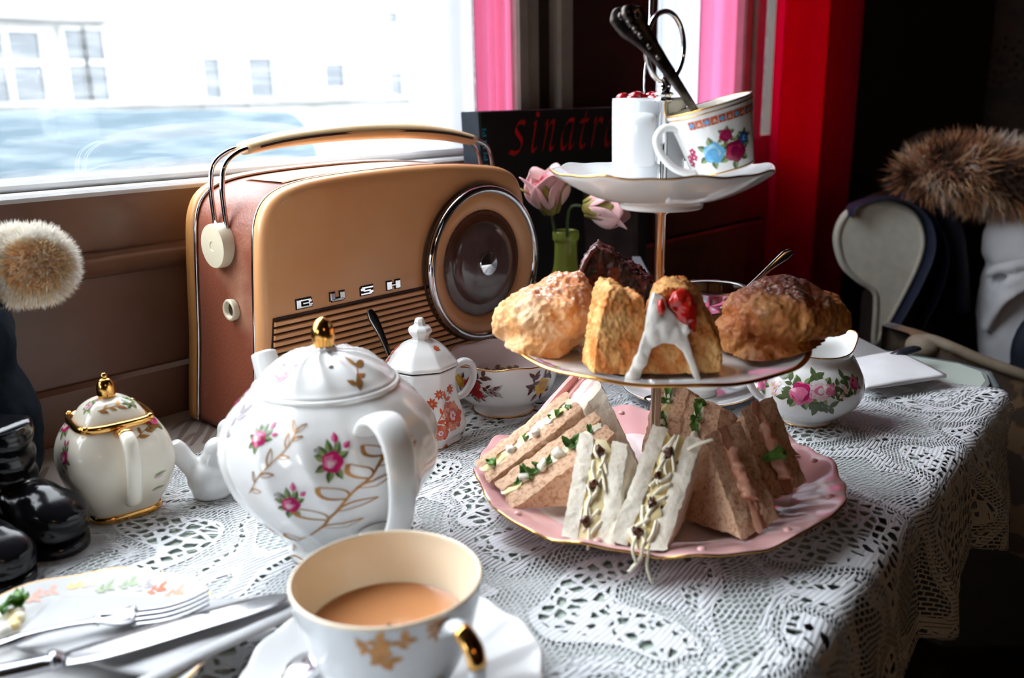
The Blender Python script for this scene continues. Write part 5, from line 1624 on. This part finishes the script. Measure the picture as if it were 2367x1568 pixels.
for x, y in ((1785, 888), (1792, 898), (1797, 886), (1788, 908), (1950, 895), (1955, 905), (1945, 915)):
    th, l = GS.hit(x, y)
    mb = MB(); d_disc(mb, lay(GS, th, l, .0003), 0, 0, .0024, 0, 5, .25); d_disc(mb, lay(GS, th, l, .0005), 0, 0, .0008, 1)
    mb.build('blossom_print', [P_PALE, P_YEL], jug)
# ------------------------------------------------------------------ cup and saucer behind the stand
sc0 = V((.678, .414, .0022))
def f_s(r, z, th): return r, z
t = thing('saucer', 'pale saucer with cup and spoon, half hidden behind the stand rod', 'saucer', sc0)
MB().lathe([(.001, .002), (.025, 0), (.03, .002), (.045, .005), (.0595, .011), (.0600, .012), (.058, .0125), (.044, .0075), (.028, .0045), (.001, .004)], sc0, 96, 3).build('dish', PORC, t)
rim('gold_rim', ringpts(f_s, .0600, .0118, sc0, 96), .0006, t)
bc = sc0 + UP * .0045 + ER * .006
t = thing('tea_cup', 'white tea cup on the saucer behind the stand, handle toward the jug', 'cup', bc)
bcp = [(.001, .002), (.017, 0), (.0185, .002), (.019, .005), (.027, .012), (.0335, .025), (.036, .040), (.037, .052)]
BCS = Surf(bcp, bc)
MB().lathe(bcp + [(.0362, .0525), (.035, .04), (.0325, .025), (.025, .012), (.001, .007)], bc, 64, 4).build('body', PORC, t)
hb = (ER * .82 - ED * .57).normalized()
MB().sweep(cr([bc + hb * a + UP * b for a, b in ((.034, .042), (.045, .043), (.053, .035), (.051, .022), (.040, .013), (.029, .013))], 6), [.0055, .006, .0065, .006, .005, .005], .003, UP.cross(hb), 14).build('handle', PORC, t)
for x, y in ((1712, 886), (1722, 890), (1732, 887), (1727, 896)):
    th, l = BCS.hit(x, y)
    mb = MB(); d_disc(mb, lay(BCS, th, l, .0003), 0, 0, .0022, 0, 5, .2); mb.build('blossom_print', [P_NAVY if x % 2 else P_LGRN], t)
s_ = thing('teaspoon', 'dark teaspoon lying on the saucer behind the stand rod', 'spoon', sc0 + UP * .012 - ER * .035)
MB().ball(at(1520, 922, .155), (.012, .008, .003), 16, 8, 0, Matrix.Rotation(-.8, 3, 'Z')).build('bowl', STEEL, s_)
MB().sweep([at(1535, 925, .155), at(1560, 915, .17), at(1600, 880, .21)], [.002, .0015, .003], .001, ER, 8).build('handle', STEEL, s_)

# ------------------------------------------------------------------ plate, napkin and knife at the far end
pc = V((.842, .352, .0022))
t = thing('side_plate', 'white side plate under the folded napkin at the far table end', 'plate', pc)
MB().lathe([(.001, .002), (.035, 0), (.045, .003), (.066, .007), (.0675, .008), (.066, .0088), (.045, .0055), (.001, .004)], pc, 96, 3).build('dish', PORC, t)
rim('gold_rim', ringpts(f_s, .0675, .0080, pc, 96), .0005, t)
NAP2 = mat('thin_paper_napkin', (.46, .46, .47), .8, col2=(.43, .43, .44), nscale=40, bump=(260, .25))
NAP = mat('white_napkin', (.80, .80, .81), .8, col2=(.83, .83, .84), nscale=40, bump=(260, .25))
t = thing('napkin', 'white folded paper napkin on the side plate at the far table end', 'napkin', pc + UP * .011)
def napkin(par, corners, z, layers, nm='fold', bulge=.004, m_=None):
    a, b, c, d = [V(q) for q in corners]
    for k in range(layers):
        def fn(u, v):
            p = (a * (1 - u) + b * u) * (1 - v) + (d * (1 - u) + c * u) * v
            return p + UP * (z + k * .0011 + bulge * math.sin(PI * u) * math.sin(PI * v) * (.4 + .5 * k) + .0007 * fbm(p, 40, k))
        o = MB().grid(fn, 18, 18).build(nm, m_ or NAP, par)
        o.modifiers.new('t', 'SOLIDIFY').thickness = .0007
n1, n2, n3, n4 = onz(2000, 902, .012), onz(2188, 872, .012), onz(2075, 815, .012), onz(1945, 838, .012)
napkin(t, (n1, n2, n3, n4), 0, 3, bulge=.003)
f1, f2, f3, f4 = at(1930, 830, .265), at(1970, 774, .30), at(2066, 822, .31), at(2015, 860, .275)
MB().grid(lambda u, v: (f1 * (1 - u) + f2 * u) * (1 - v) + (f4 * (1 - u) + f3 * u) * v + ED * .006 * math.sin(PI * u) + UP * .003 * math.sin(PI * u), 14, 14).build('raised_corner', NAP, t).modifiers.new('t', 'SOLIDIFY').thickness = .0009
s_ = thing('table_knife', 'dark-handled knife resting on the folded napkin at the far end', 'knife', at(2050, 825, .285))
MB().sweep([at(1970, 845, .275), at(2062, 821, .285)], [.004, .0045], .0008, ED, 10).build('blade', STEEL, s_)
MB().sweep([at(2062, 821, .285), at(2080, 816, .288), at(2115, 807, .292), at(2126, 806, .293)], [.004, .0062, .0062, .003], [.002, .0035, .0035, .002], ED, 12).build('handle', mat('black_handle', (.012, .013, .018), .25, col2=(.02, .02, .028), nscale=40), s_)

# ------------------------------------------------------------------ tea cup and saucer in front
MATTEP = mat('worn_white_china', (.58, .58, .58), .3, col2=(.54, .54, .54), nscale=12, spec=.3)
SAUC = mat('white_saucer_china', (.66, .66, .66), .2, col2=(.62, .62, .62), nscale=12)
fs = V((.2262, .2890, .0022))
def f_fs(r, z, th):
    k = (r / .069) ** 4
    return r * (1 + .022 * k * abs(math.sin(4 * th + .4)) - .008 * k), z + .0008 * k * math.sin(16 * th)
t = thing('saucer', 'white scalloped saucer with thin gold edge under the milky tea', 'saucer', fs)
MB().lathe([(.001, .002), (.026, 0), (.03, .002), (.05, .007), (.0675, .0135), (.0682, .0145), (.067, .015), (.05, .009), (.03, .0045), (.001, .004)], fs, 144, 4, f_fs).build('dish', SAUC, t)
rim('gold_rim', ringpts(f_fs, .0684, .0143, fs), .0006, t)
fc = V((.2232, .2868, .0068))
TCX = mat('ivory_grey_china', (.72, .74, .76), .12, coat=.3, col2=(.66, .68, .70), nscale=9)
fcp = [(.001, .0015), (.020, 0), (.022, .001), (.0225, .004), (.027, .010), (.0335, .022), (.0385, .037), (.0415, .0515), (.0425, .0585)]
FS = Surf(fcp, fc)
t = thing('tea_cup', 'cream-lined cup of milky tea with gold scrollwork in the foreground', 'cup', fc)
MB().lathe(fcp, fc, 96, 4).build('outside', TCX, t)
MB().lathe([(.0425, .0585), (.0422, .0596), (.0410, .0592), (.0402, .052), (.0372, .038), (.032, .023), (.025, .0105), (.001, .0075)], fc, 96, 4, None, 0, False).build('inside', mat('cream_lining', (.84, .72, .54), .16, coat=.3, col2=(.81, .68, .50), nscale=10), t)
hc = math.atan2(-fc.y, -fc.x) + .58
hv = V((math.cos(hc), math.sin(hc), 0))
hp = cr([fc + hv * a + UP * b for a, b in ((.040, .050), (.050, .056), (.060, .050), (.061, .037), (.053, .024), (.040, .021), (.033, .022))], 6)
MB().sweep(hp, .0042, .0030, UP.cross(hv), 14).build('handle', TCX, t)
MB().sweep(hp[7:16], .0044, .0032, UP.cross(hv), 14).build('handle_gilding', GOLD, t)
for pts in ([(820, 1475), (850, 1490), (880, 1482)], [(880, 1482), (910, 1492), (940, 1478)], [(870, 1490), (880, 1515), (905, 1530)], [(840, 1490), (860, 1510), (885, 1520)], [(900, 1490), (895, 1510), (880, 1530)]):
    m_spray(FS, pts, t, P_GOLD, .0055, .0007, wid=.55)
m_rose(FS, 1010, 1455, t, .55, .3, (P_GOLD, P_PEACH, P_GOLD), leaves=(P_GOLD, P_PEACH), buds=False)
TEA = mat('milky_tea', (.50, .22, .09), .06, col2=(.47, .20, .08), nscale=20, coat=.4)
tz = .0345
rr_ = .0358
o = MB().lathe([(rr_, tz + .0004), (rr_ - .001, tz), (.001, tz)], fc, 64, 1, None, 0, False).build('milky_tea', TEA)
tag(o, 'milky tea half filling the cream-lined foreground cup', 'tea')['kind'] = 'stuff' if False else None
if 'kind' in o: pass
o['kind'] = 'stuff'
s_ = thing('teaspoon', 'silver teaspoon on the foreground saucer left of the tea cup', 'spoon', onz(690, 1545, .012))
MB().ball(onz(700, 1545, .013), (.014, .009, .003), 18, 10, 0, Matrix.Rotation(.5, 3, 'Z')).build('bowl', SILVER, s_)
MB().sweep([onz(690, 1560, .013), onz(650, 1620, .018), onz(600, 1700, .022)], [.002, .0016, .003], .001, ER, 8).build('handle', SILVER, s_)

# ------------------------------------------------------------------ used plate in the front left
fp = V((.1310, .4240, .0022))
def f_fp(r, z, th):
    k = (r / .0745) ** 4
    return r * (1 + .008 * k * math.sin(10 * th)), z + .0007 * k * math.sin(10 * th)
t = thing('tea_plate', 'white tea plate with autumn leaf border and gold edge, used', 'plate', fp)
FPp = [(.0735, .0132), (.060, .0085), (.050, .0055), (.02, .0045)]
MB().lathe([(.001, .002), (.035, 0), (.040, .001), (.055, .0055), (.0738, .0125), (.0742, .0132), (.0735, .0136), (.060, .0085), (.050, .0055), (.02, .0045), (.001, .0042)], fp, 128, 4, f_fp).build('dish', MATTEP, t)
rim('gold_rim', ringpts(f_fp, .0743, .0132, fp), .0007, t)
PSF = Surf(FPp, fp, f_fp, 4)
PSF.tc = lambda: math.atan2(CAM.y - fp.y, CAM.x - fp.x) + PI
for x, y, m_ in ((95, 1370, P_SALM), (170, 1355, P_YEL), (195, 1350, P_PEACH), (235, 1362, P_LGRN), (290, 1352, P_LGRN), (355, 1365, P_SALM), (395, 1370, P_PEACH), (60, 1385, P_SALM), (325, 1358, P_GREY)):
    m_spray(PSF, [(x - 16, y + 6), (x, y), (x + 18, y - 4)], t, m_, .0055, .0005, seg=(0, .75))
t = thing('napkin', 'crumpled white napkin on the used plate under fork and knife', 'napkin', V((.17, .41, .016)))
c_ = [onz(20, 1500, .0135), onz(120, 1386, .0125), onz(600, 1378, .0155), onz(345, 1580, .0155)]
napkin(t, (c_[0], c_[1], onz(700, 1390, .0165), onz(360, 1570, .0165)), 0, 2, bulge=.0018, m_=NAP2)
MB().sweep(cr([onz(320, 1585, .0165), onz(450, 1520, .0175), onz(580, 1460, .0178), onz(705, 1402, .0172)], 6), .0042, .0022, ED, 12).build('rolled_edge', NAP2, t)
WSIL = mat('worn_silver', (.46, .46, .48), .2, 1.0, col2=(.38, .38, .40), nscale=50)
# fork
s_ = thing('fork', 'silver fork lying tines right on the napkin of the used plate', 'fork', onz(215, 1440, .018))
zf = .0215
hp = cr([onz(-60, 1500, .02), onz(0, 1490, zf), onz(35, 1478, zf), onz(60, 1472, zf), onz(100, 1460, zf + .001), onz(160, 1447, zf + .002), onz(210, 1438, zf + .002), onz(225, 1436, zf + .0015)], 4)
MB().sweep(hp, [.0034, .0038, .0042, .0026, .0017, .0017, .0024, .0040], [.002, .002, .0022, .002, .0013, .0012, .001, .0009], ED, 12).build('handle', WSIL, s_)
ax = (onz(480, 1395, zf) - onz(225, 1440, zf)).normalized()
sd = UP.cross(ax)
b0 = onz(222, 1438, zf + .0015)
MB().grid(lambda u, v: b0 + ax * (.018 * v) + sd * ((u - .5) * (.008 + .0085 * math.sin(v * 1.5))) + UP * (-.0022 * math.sin(v * 2.4) + .002 * (2 * (u - .5)) ** 2), 8, 8).build('fork_head', WSIL, s_).modifiers.new('t', 'SOLIDIFY').thickness = .0011
for i in range(4):
    o_ = sd * ((i - 1.5) * .0046)
    st_ = b0 + ax * .0172 + o_ - UP * .0014
    MB().sweep(cr([st_, st_ + ax * .014 - UP * .0008, st_ + ax * .026 + UP * .001, st_ + ax * .036 + UP * .0042], 4), [.0015, .0013, .0011, .0006], [.0008] * 4, sd, 8).build('tine', WSIL, s_)
# knife
s_ = thing('butter_knife', 'silver knife with broad bright blade lying across the used plate', 'knife', onz(300, 1480, .022))
zk = .0225
bl = cr([onz(150, 1523, zk), onz(230, 1504, zk), onz(330, 1476, zk), onz(450, 1440, zk), onz(560, 1408, zk), onz(630, 1388, zk), onz(668, 1378, zk)], 4)
MB().sweep(bl, [.0062, .0088, .0094, .0092, .0086, .0068, .0020], .0007, sd, 12).build('blade', WSIL, s_)
mb = MB().sweep(cr([onz(-80, 1580, zk), onz(0, 1558, zk), onz(60, 1545, zk), onz(108, 1534, zk), onz(118, 1531, zk), onz(128, 1528, zk), onz(150, 1523, zk)], 4), [.0055, .0052, .0048, .0046, .0066, .0068, .005], [.0042, .004, .0038, .0036, .005, .005, .002], sd, 14)
mb.build('handle', WSIL, s_)
# leftovers
t = thing('salad_scraps', 'scraps of egg and herb left at the edge of the used plate', 'food', onz(30, 1420, .014))
for i, (x, y) in enumerate(((30, 1395), (40, 1388), (22, 1402), (8, 1415), (46, 1396))):
    leaf_bit(t, onz(x, y, .0185), UP + V((.2 * math.sin(i * 9), .2 * math.cos(i * 7), 0)), .0105, i)
for i, (x, y) in enumerate(((35, 1415), (15, 1420), (28, 1445), (5, 1460), (40, 1430))):
    MB().ball(onz(x, y, .016), (.005, .004, .003), 12, 8, 0, Matrix.Rotation(i, 3, 'Z')).jit(lambda q: V((1, 1, 1)) * .001 * fbm(q, 150)).build('egg_white_chunk', EWH if i % 2 else EGG, t)
t = thing('salad_scraps', 'brown and green scraps under the napkin at the right plate edge', 'food', onz(420, 1540, .012))
for i, (x, y, m_) in enumerate(((400, 1550, CRU), (425, 1538, CRU), (445, 1530, CRS), (415, 1560, EGG), (440, 1548, EWH))):
    MB().ball(onz(x, y, .012), (.0055, .004, .0025), 12, 8, 0, Matrix.Rotation(i, 3, 'Z')).jit(lambda q: V((1, 1, 1)) * .001 * fbm(q, 150)).build('scrap', m_, t)

# ------------------------------------------------------------------ fur
def fur(name, pts, length, width, mats, pick, par, lean=None, wob=.4, seed=1):
    rnd = random.Random(seed)
    mb = MB()
    for p, n in pts:
        L = length * rnd.uniform(.6, 1.25)
        d = (V(n) + V((rnd.uniform(-1, 1), rnd.uniform(-1, 1), rnd.uniform(-1, 1))) * wob).normalized()
        if lean is not None: d = (d + V(lean)).normalized()
        x = d.cross(V((rnd.uniform(-1, 1), rnd.uniform(-1, 1), rnd.uniform(-1, 1))))
        if x.length < 1e-5: continue
        x.normalize()
        w = width * rnd.uniform(.7, 1.2)
        d2 = (d + V((0, 0, -.35 * rnd.random())) + x * rnd.uniform(-.25, .25)).normalized()
        m_ = p + d * L * .5
        e = m_ + d2 * L * .5
        mb.add([p - x * w, p + x * w, m_ + x * w * .7, m_ - x * w * .7, e], [(0, 1, 2, 3), (3, 2, 4)], pick(p, n, rnd), True)
    return mb.build(name, mats, par, 'stuff')
def scatter(s, count, seed=2):
    rnd = random.Random(seed)
    tot, cum = 0, []
    for f in s.f:
        a = 0
        for i in range(1, len(f) - 1):
            a += (s.v[f[i]] - s.v[f[0]]).cross(s.v[f[i + 1]] - s.v[f[0]]).length / 2
        tot += a
        cum.append(tot)
    out = []
    import bisect
    for _ in range(count):
        k = min(bisect.bisect(cum, rnd.random() * tot), len(cum) - 1)
        f = s.f[k]
        a, b, c = s.v[f[0]], s.v[f[rnd.randrange(1, len(f) - 1)]], s.v[f[-1]]
        u, v = rnd.random(), rnd.random()
        if u + v > 1: u, v = 1 - u, 1 - v
        p = a + (b - a) * u + (c - a) * v
        n = (s.v[f[1]] - s.v[f[0]]).cross(s.v[f[2]] - s.v[f[0]])
        n.normalize()
        out.append((p, n))
    return out
# ------------------------------------------------------------------ plush toy at the left edge
FW = mat('cream_plush', (.95, .92, .86), .8, col2=(.92, .86, .76), nscale=30, sheen=.4)
FT = mat('tan_plush', (.74, .40, .13), .8, col2=(.80, .50, .22), nscale=40, sheen=.3)
FT2 = mat('light_tan_plush', (.80, .60, .36), .8, col2=(.76, .54, .30), nscale=40, sheen=.3)
COATB = mat('dark_teal_felt', (.0015, .006, .012), .9, col2=(.002, .009, .017), nscale=60, bump=(200, .5), spec=.2)
RUB = mat('black_rubber', (.004, .004, .006), .16, col2=(.007, .007, .009), nscale=20, spec=.35)
toyc = V((.13, .60, .002))
toy = thing('plush_toy', 'soft toy in dark teal coat and shiny black boots at left edge', 'soft toy', toyc)
BM = Matrix((ER, ED, UP)).transposed()
mb = MB()
mb.ball(at(-120, 1000, .02), (.062, .055, .075), 24, 16, 0, BM)
mb.ball(at(-150, 1090, .0), (.045, .045, .045), 24, 16, 0, BM)
mb.ball(at(-150, 780, .02), (.050, .048, .06), 24, 16, 0, BM)
solid(mb, .004, 6, lambda p, n: .002 * fbm(p, 40)).jit(lambda p: V((0, 0, max(0, .006 - p.z)))).build('coat', COATB, toy)
pw = at(82, 612, -.02)
pl = at(-140, 640, -.02)
mb = MB().sweep(cr([pl, at(-60, 630, -.02), at(8, 622, -.02), at(20, 621, -.02)], 4), [.026, .025, .0245, .0255], [.027, .0265, .0265, .028], UP, 24)
solid(mb, .0018, 4, lambda p, n: .0008 * fbm(p, 60)).build('sleeve', COATB, toy)
mb = MB().ball(pw, (.0215, .018, .0215), 24, 16, 0, BM).ball(at(35, 615, -.02), (.014, .017, .0225), 24, 16, 0, BM)
s = solid(mb, .0016, 4)
paw = s.build('paw', FW, toy)
def pick_paw(p, n, rnd):
    d = p - at(72, 615, -.04)
    a, b = (d.dot(ER) + .003) / .0135, (d.dot(UP) + .002) / .0125
    front = n.dot(-ED) > .15
    if front and a * a + b * b < 1.0: return 1 if rnd.random() < .6 else 2
    if front and a * a + b * b < 1.5: return 2
    return 2 if (b < -.9 and rnd.random() < .5) else 0
fur('paw_fur', scatter(s, 9000, 5), .0068, .00042, [FW, FT, FT2], pick_paw, paw, None, .45, 3)
def boot(c, f, k, par):
    f = V(f).normalized()
    sd_ = UP.cross(f)
    mb = MB()
    mb.ball(c + UP * .021 * k, (.034 * k, .0215 * k, .020 * k), 26, 16, 0, Matrix((f, sd_, UP)).transposed())
    mb.ball(c + f * .014 * k + UP * .019 * k, (.026 * k, .023 * k, .018 * k), 26, 16, 0, Matrix((f, sd_, UP)).transposed())
    mb.sweep([c - f * .022 * k + UP * .004 * k, c - f * .022 * k + UP * .075 * k], [.020 * k, .023 * k], None, None, 22)
    s = solid(mb, .0016, 6, lambda p, n: .0011 * math.sin((p - c).dot(f * .55 + UP * .8) * 520 / k) * (1 if (p - c).dot(f) > -.012 * k else .3))
    o = s.build('boot', RUB, par)
    MB().rings([[c + f * (.040 * k * q * math.cos(a)) + sd_ * (.0245 * k * q * math.sin(a)) + UP * z for a in [2 * PI * i / 32 for i in range(32)]] for q, z in ((.96, -.0005), (1, .001), (1, .006 * k), (.94, .0075 * k))], True, 0, True, True, True).build('sole', RUB, o)
boot(V((onz(82, 1264).x, onz(82, 1264).y, .0035)), ER * .85 + ED * .1 - ED * .45, 1.0, toy)
q = onz(-25, 1345)
boot(V((q.x, q.y, .0035)), ER * .8 - ED * .4, .85, toy)
# ------------------------------------------------------------------ cream armchair beyond the table
CRF = mat('cream_linen', (.80, .76, .65), .9, col2=(.70, .66, .56), nscale=60, bump=(420, .5), sheen=.2)
PIPE = mat('cream_piping', (.58, .55, .47), .8, col2=(.50, .46, .38), nscale=80)
BRF = mat('brown_upholstery', (.035, .022, .015), .85, col2=(.025, .016, .011), nscale=30, bump=(300, .4))
NAVY = mat('navy_webbing', (.012, .016, .04), .6, col2=(.018, .024, .055), nscale=120, bump=(400, .4))
D0 = .75
arm = thing('armchair', 'cream linen armchair with rounded scroll arm beyond the far table end', 'chair', V((1.45, .42, -.74)))
olx = [(2020, 800), (2024, 720), (2020, 680), (1985, 655), (1948, 620), (1931, 570), (1933, 530), (1952, 494), (1990, 470), (2040, 463), (2095, 477), (2128, 508), (2140, 556), (2130, 605), (2104, 662), (2072, 720), (2040, 775)]
OC = cr(olx, 4, True)
F0 = [at(x, y, D0) for x, y in OC]
GC = at(2035, 570, D0)
def shrink(P, k): return [p + (GC - p).normalized() * k for p in P]
MB().rings([shrink(F0, .006), F0, [p + ED * .01 for p in F0]], True, 0, True, True, False).build('arm_front', CRF, arm)
MB().sweep(shrink(F0, .0035) and [p - ED * .001 for p in shrink(F0, .0045)], .0028, None, None, 8, 0, True).build('piping', PIPE, arm)
MB().rings([[p + ED * .008 for p in shrink(F0, -.001)], [p + ED * .13 + ER * .07 for p in F0]], True, 0, True, False, True).build('scroll_arm', BRF, arm)
def hexa(name, lo, hi, m_, par):
    mb = MB().box(lo, hi, 0, .02)
    M_ = Matrix((ER, ED, UP)).transposed().to_4x4()
    M_.translation = V((P0.x, P0.y, 0))
    return mb.xf(M_).build(name, m_, par)
e0 = at(2040, 800, D0) - P0
ra = e0.dot(ER)
hexa('arm_panel', (ra - .01, D0 + .01, -.70), (ra + .06, D0 + .09, -.02), BRF, arm)
hexa('backrest', (ra + .10, D0 + .16, -.60), (ra + .62, D0 + .25, .20), BRF, arm)
hexa('seat', (ra + .10, D0 - .05, -.62), (ra + .62, D0 + .16, -.28), BRF, arm)
for x, y in ((ra, D0 + .03), (ra + .58, D0 + .03), (ra + .12, D0 + .18), (ra + .58, D0 + .18)):
    hexa('leg', (x, y, -.74), (x + .03, y + .03, -.60), WOODD, arm)
st = thing('bag_strap', 'dark navy webbing strap looped over the cream scroll arm', 'strap', at(2100, 560, .74))
for path, dd in (([(1962, 500), (1975, 474), (2040, 457), (2100, 470), (2136, 502), (2150, 552), (2140, 606), (2100, 690), (2055, 765), (2005, 840)], .745), ([(2080, 462), (2140, 492), (2172, 545), (2180, 600), (2160, 680), (2110, 770), (2070, 840)], .772)):
    MB().sweep(cr([at(x, y, dd) for x, y in path], 5), .020, .0016, ED, 10).build('band', NAVY, st)
# brocade armrest nearer the table
BRO = mat('brown_brocade', (.045, .024, .012), .7, col2=(.16, .09, .04), nscale=38, nlo=.50, nhi=.56, detail=2, bump=(300, .4), sheen=.2)
BROT = mat('brocade_piping', (.30, .24, .17), .7, col2=(.22, .17, .12), nscale=60)
bc_ = thing('brocade_chair', 'brown and gold brocade chair arm with pale piping by the table corner', 'chair', V((1.2, .28, -.74)))
top = cr([at(2128, 795, .46), at(2150, 788, .455), at(2200, 806, .44), (at(2260, 832, .43)), at(2330, 858, .42), at(2420, 890, .41), at(2600, 960, .38)], 4)
ins_ = ED * .09 - ER * .01
MB().rings([[V((p.x, p.y, p.z - .22)) for p in top], [V((p.x, p.y, p.z - .10)) - ED * .006 for p in top], [V((p.x, p.y, p.z - .004)) for p in top], [p + ins_ * .3 + UP * .006 for p in top], [p + ins_ + UP * .0 for p in top], [p + ins_ - UP * .22 for p in top]], False).build('arm', BRO, bc_)
MB().sweep([p + UP * .0015 for p in top], .0065, None, None, 10).build('piping', BROT, bc_)
MB().ball(at(2132, 800, .462), (.016, .02, .014), 16, 10).build('arm_end', BROT, bc_)
# ------------------------------------------------------------------ coat with fur trim
COATW = mat('pale_grey_coat', (.82, .81, .84), .8, col2=(.76, .75, .78), nscale=30, bump=(120, .3), sheen=.2)
LIN = mat('navy_lining', (.010, .012, .028), .7, col2=(.016, .02, .04), nscale=40)
F1_ = mat('russet_fur', (.50, .20, .07), .7, col2=(.38, .14, .05), nscale=30, sheen=.2)
F2_ = mat('sandy_fur', (.74, .46, .25), .7, col2=(.62, .36, .18), nscale=30, sheen=.2)
F3_ = mat('dark_brown_fur', (.07, .032, .02), .7, col2=(.10, .05, .03), nscale=30)
F4_ = mat('pale_fur_tips', (.74, .62, .52), .7, col2=(.66, .54, .44), nscale=30)
D1 = .80
cc = at(2440, 640, D1)
coat = thing('coat', 'pale grey coat with thick brown fur trim slung over the chair at right', 'coat', V((cc.x, cc.y, -.1)))
mb = MB()
mb.sweep(cr([at(2440, 500, D1), at(2410, 560, D1), at(2405, 606, D1), at(2390, 690, D1), at(2392, 780, D1), at(2420, 880, D1)], 5), [.088, .092, .078, .086, .086, .080], [.05, .055, .048, .055, .06, .055], ER, 32)
mb.sweep(cr([at(2282, 632, D1 - .02), at(2340, 614, D1 - .055), at(2440, 600, D1 - .06)], 4), .010, .008, None, 12)
mb.sweep(cr([at(2275, 760, D1 - .02), at(2320, 690, D1 - .055), at(2400, 640, D1 - .06)], 4), .013, .008, None, 12)
mb.sweep(cr([at(2285, 700, D1 - .02), at(2330, 655, D1 - .055), at(2410, 625, D1 - .06)], 4), .010, .007, None, 12)
solid(mb, .004, 8, lambda p, n: .003 * fbm(p, 22, 1)).build('body', COATW, coat)
mb = MB().ball(at(2432, 810, D1 - .07), (.062, .03, .075), 20, 14, 0, BM).ball(at(2395, 890, D1 - .07), (.055, .03, .05), 20, 14, 0, BM)
solid(mb, .004, 6).build('lining', LIN, coat)
mb = MB()
fpth = cr([at(2095, 425, D1 + .02), at(2150, 405, D1), at(2230, 400, D1 - .02), at(2320, 415, D1 - .02), at(2420, 440, D1), at(2520, 470, D1)], 5)
mb.sweep(fpth, [.016, .030, .036, .036, .036, .034], [.014, .028, .034, .036, .036, .034], UP, 18)
s = solid(mb, .004, 4)
trim = s.build('fur_trim', F3_, coat)
def pick_fur(p, n, rnd):
    v = nz(p, 26, 4) + .35 * nz(p, 70, 1) + rnd.uniform(-.25, .25)
    if v > .30: return 3
    if v > .02: return 1
    if v > -.25: return 0
    return 2
fur('fur_strands', scatter(s, 9000, 8), .034, .0011, [F1_, F2_, F3_, F4_], pick_fur, trim, -ED * .1 + ER * .15, .42, 6)
MB().sweep(cr([at(2070, 470, D1 + .05), at(2120, 452, D1 + .03), at(2180, 520, D1 + .04), at(2200, 700, D1 + .06)], 5), .05, .02, ED, 12).build('collar_lining', LIN, coat)

GROUPS = {'egg_sandwich': 'sandwiches on the pink bottom plate', 'ham_sandwich': 'sandwiches on the pink bottom plate', 'cheese_sandwich': 'sandwiches on the pink bottom plate', 'salmon_sandwich': 'sandwiches on the pink bottom plate', 'scone': 'scones on the middle tier', 'artificial_rose': 'artificial roses in the green bottle', 'bird_figurine': 'white china bird figurines', 'net_curtain': 'white net curtains at the windows', 'pink_curtain': 'pink sheer curtains at the windows', 'salad_scraps': 'leftovers on the used tea plate'}
for o in bpy.data.objects:
    k_ = o.name.split('.')[0]
    if o.parent is None and k_ in GROUPS: o['group'] = GROUPS[k_]
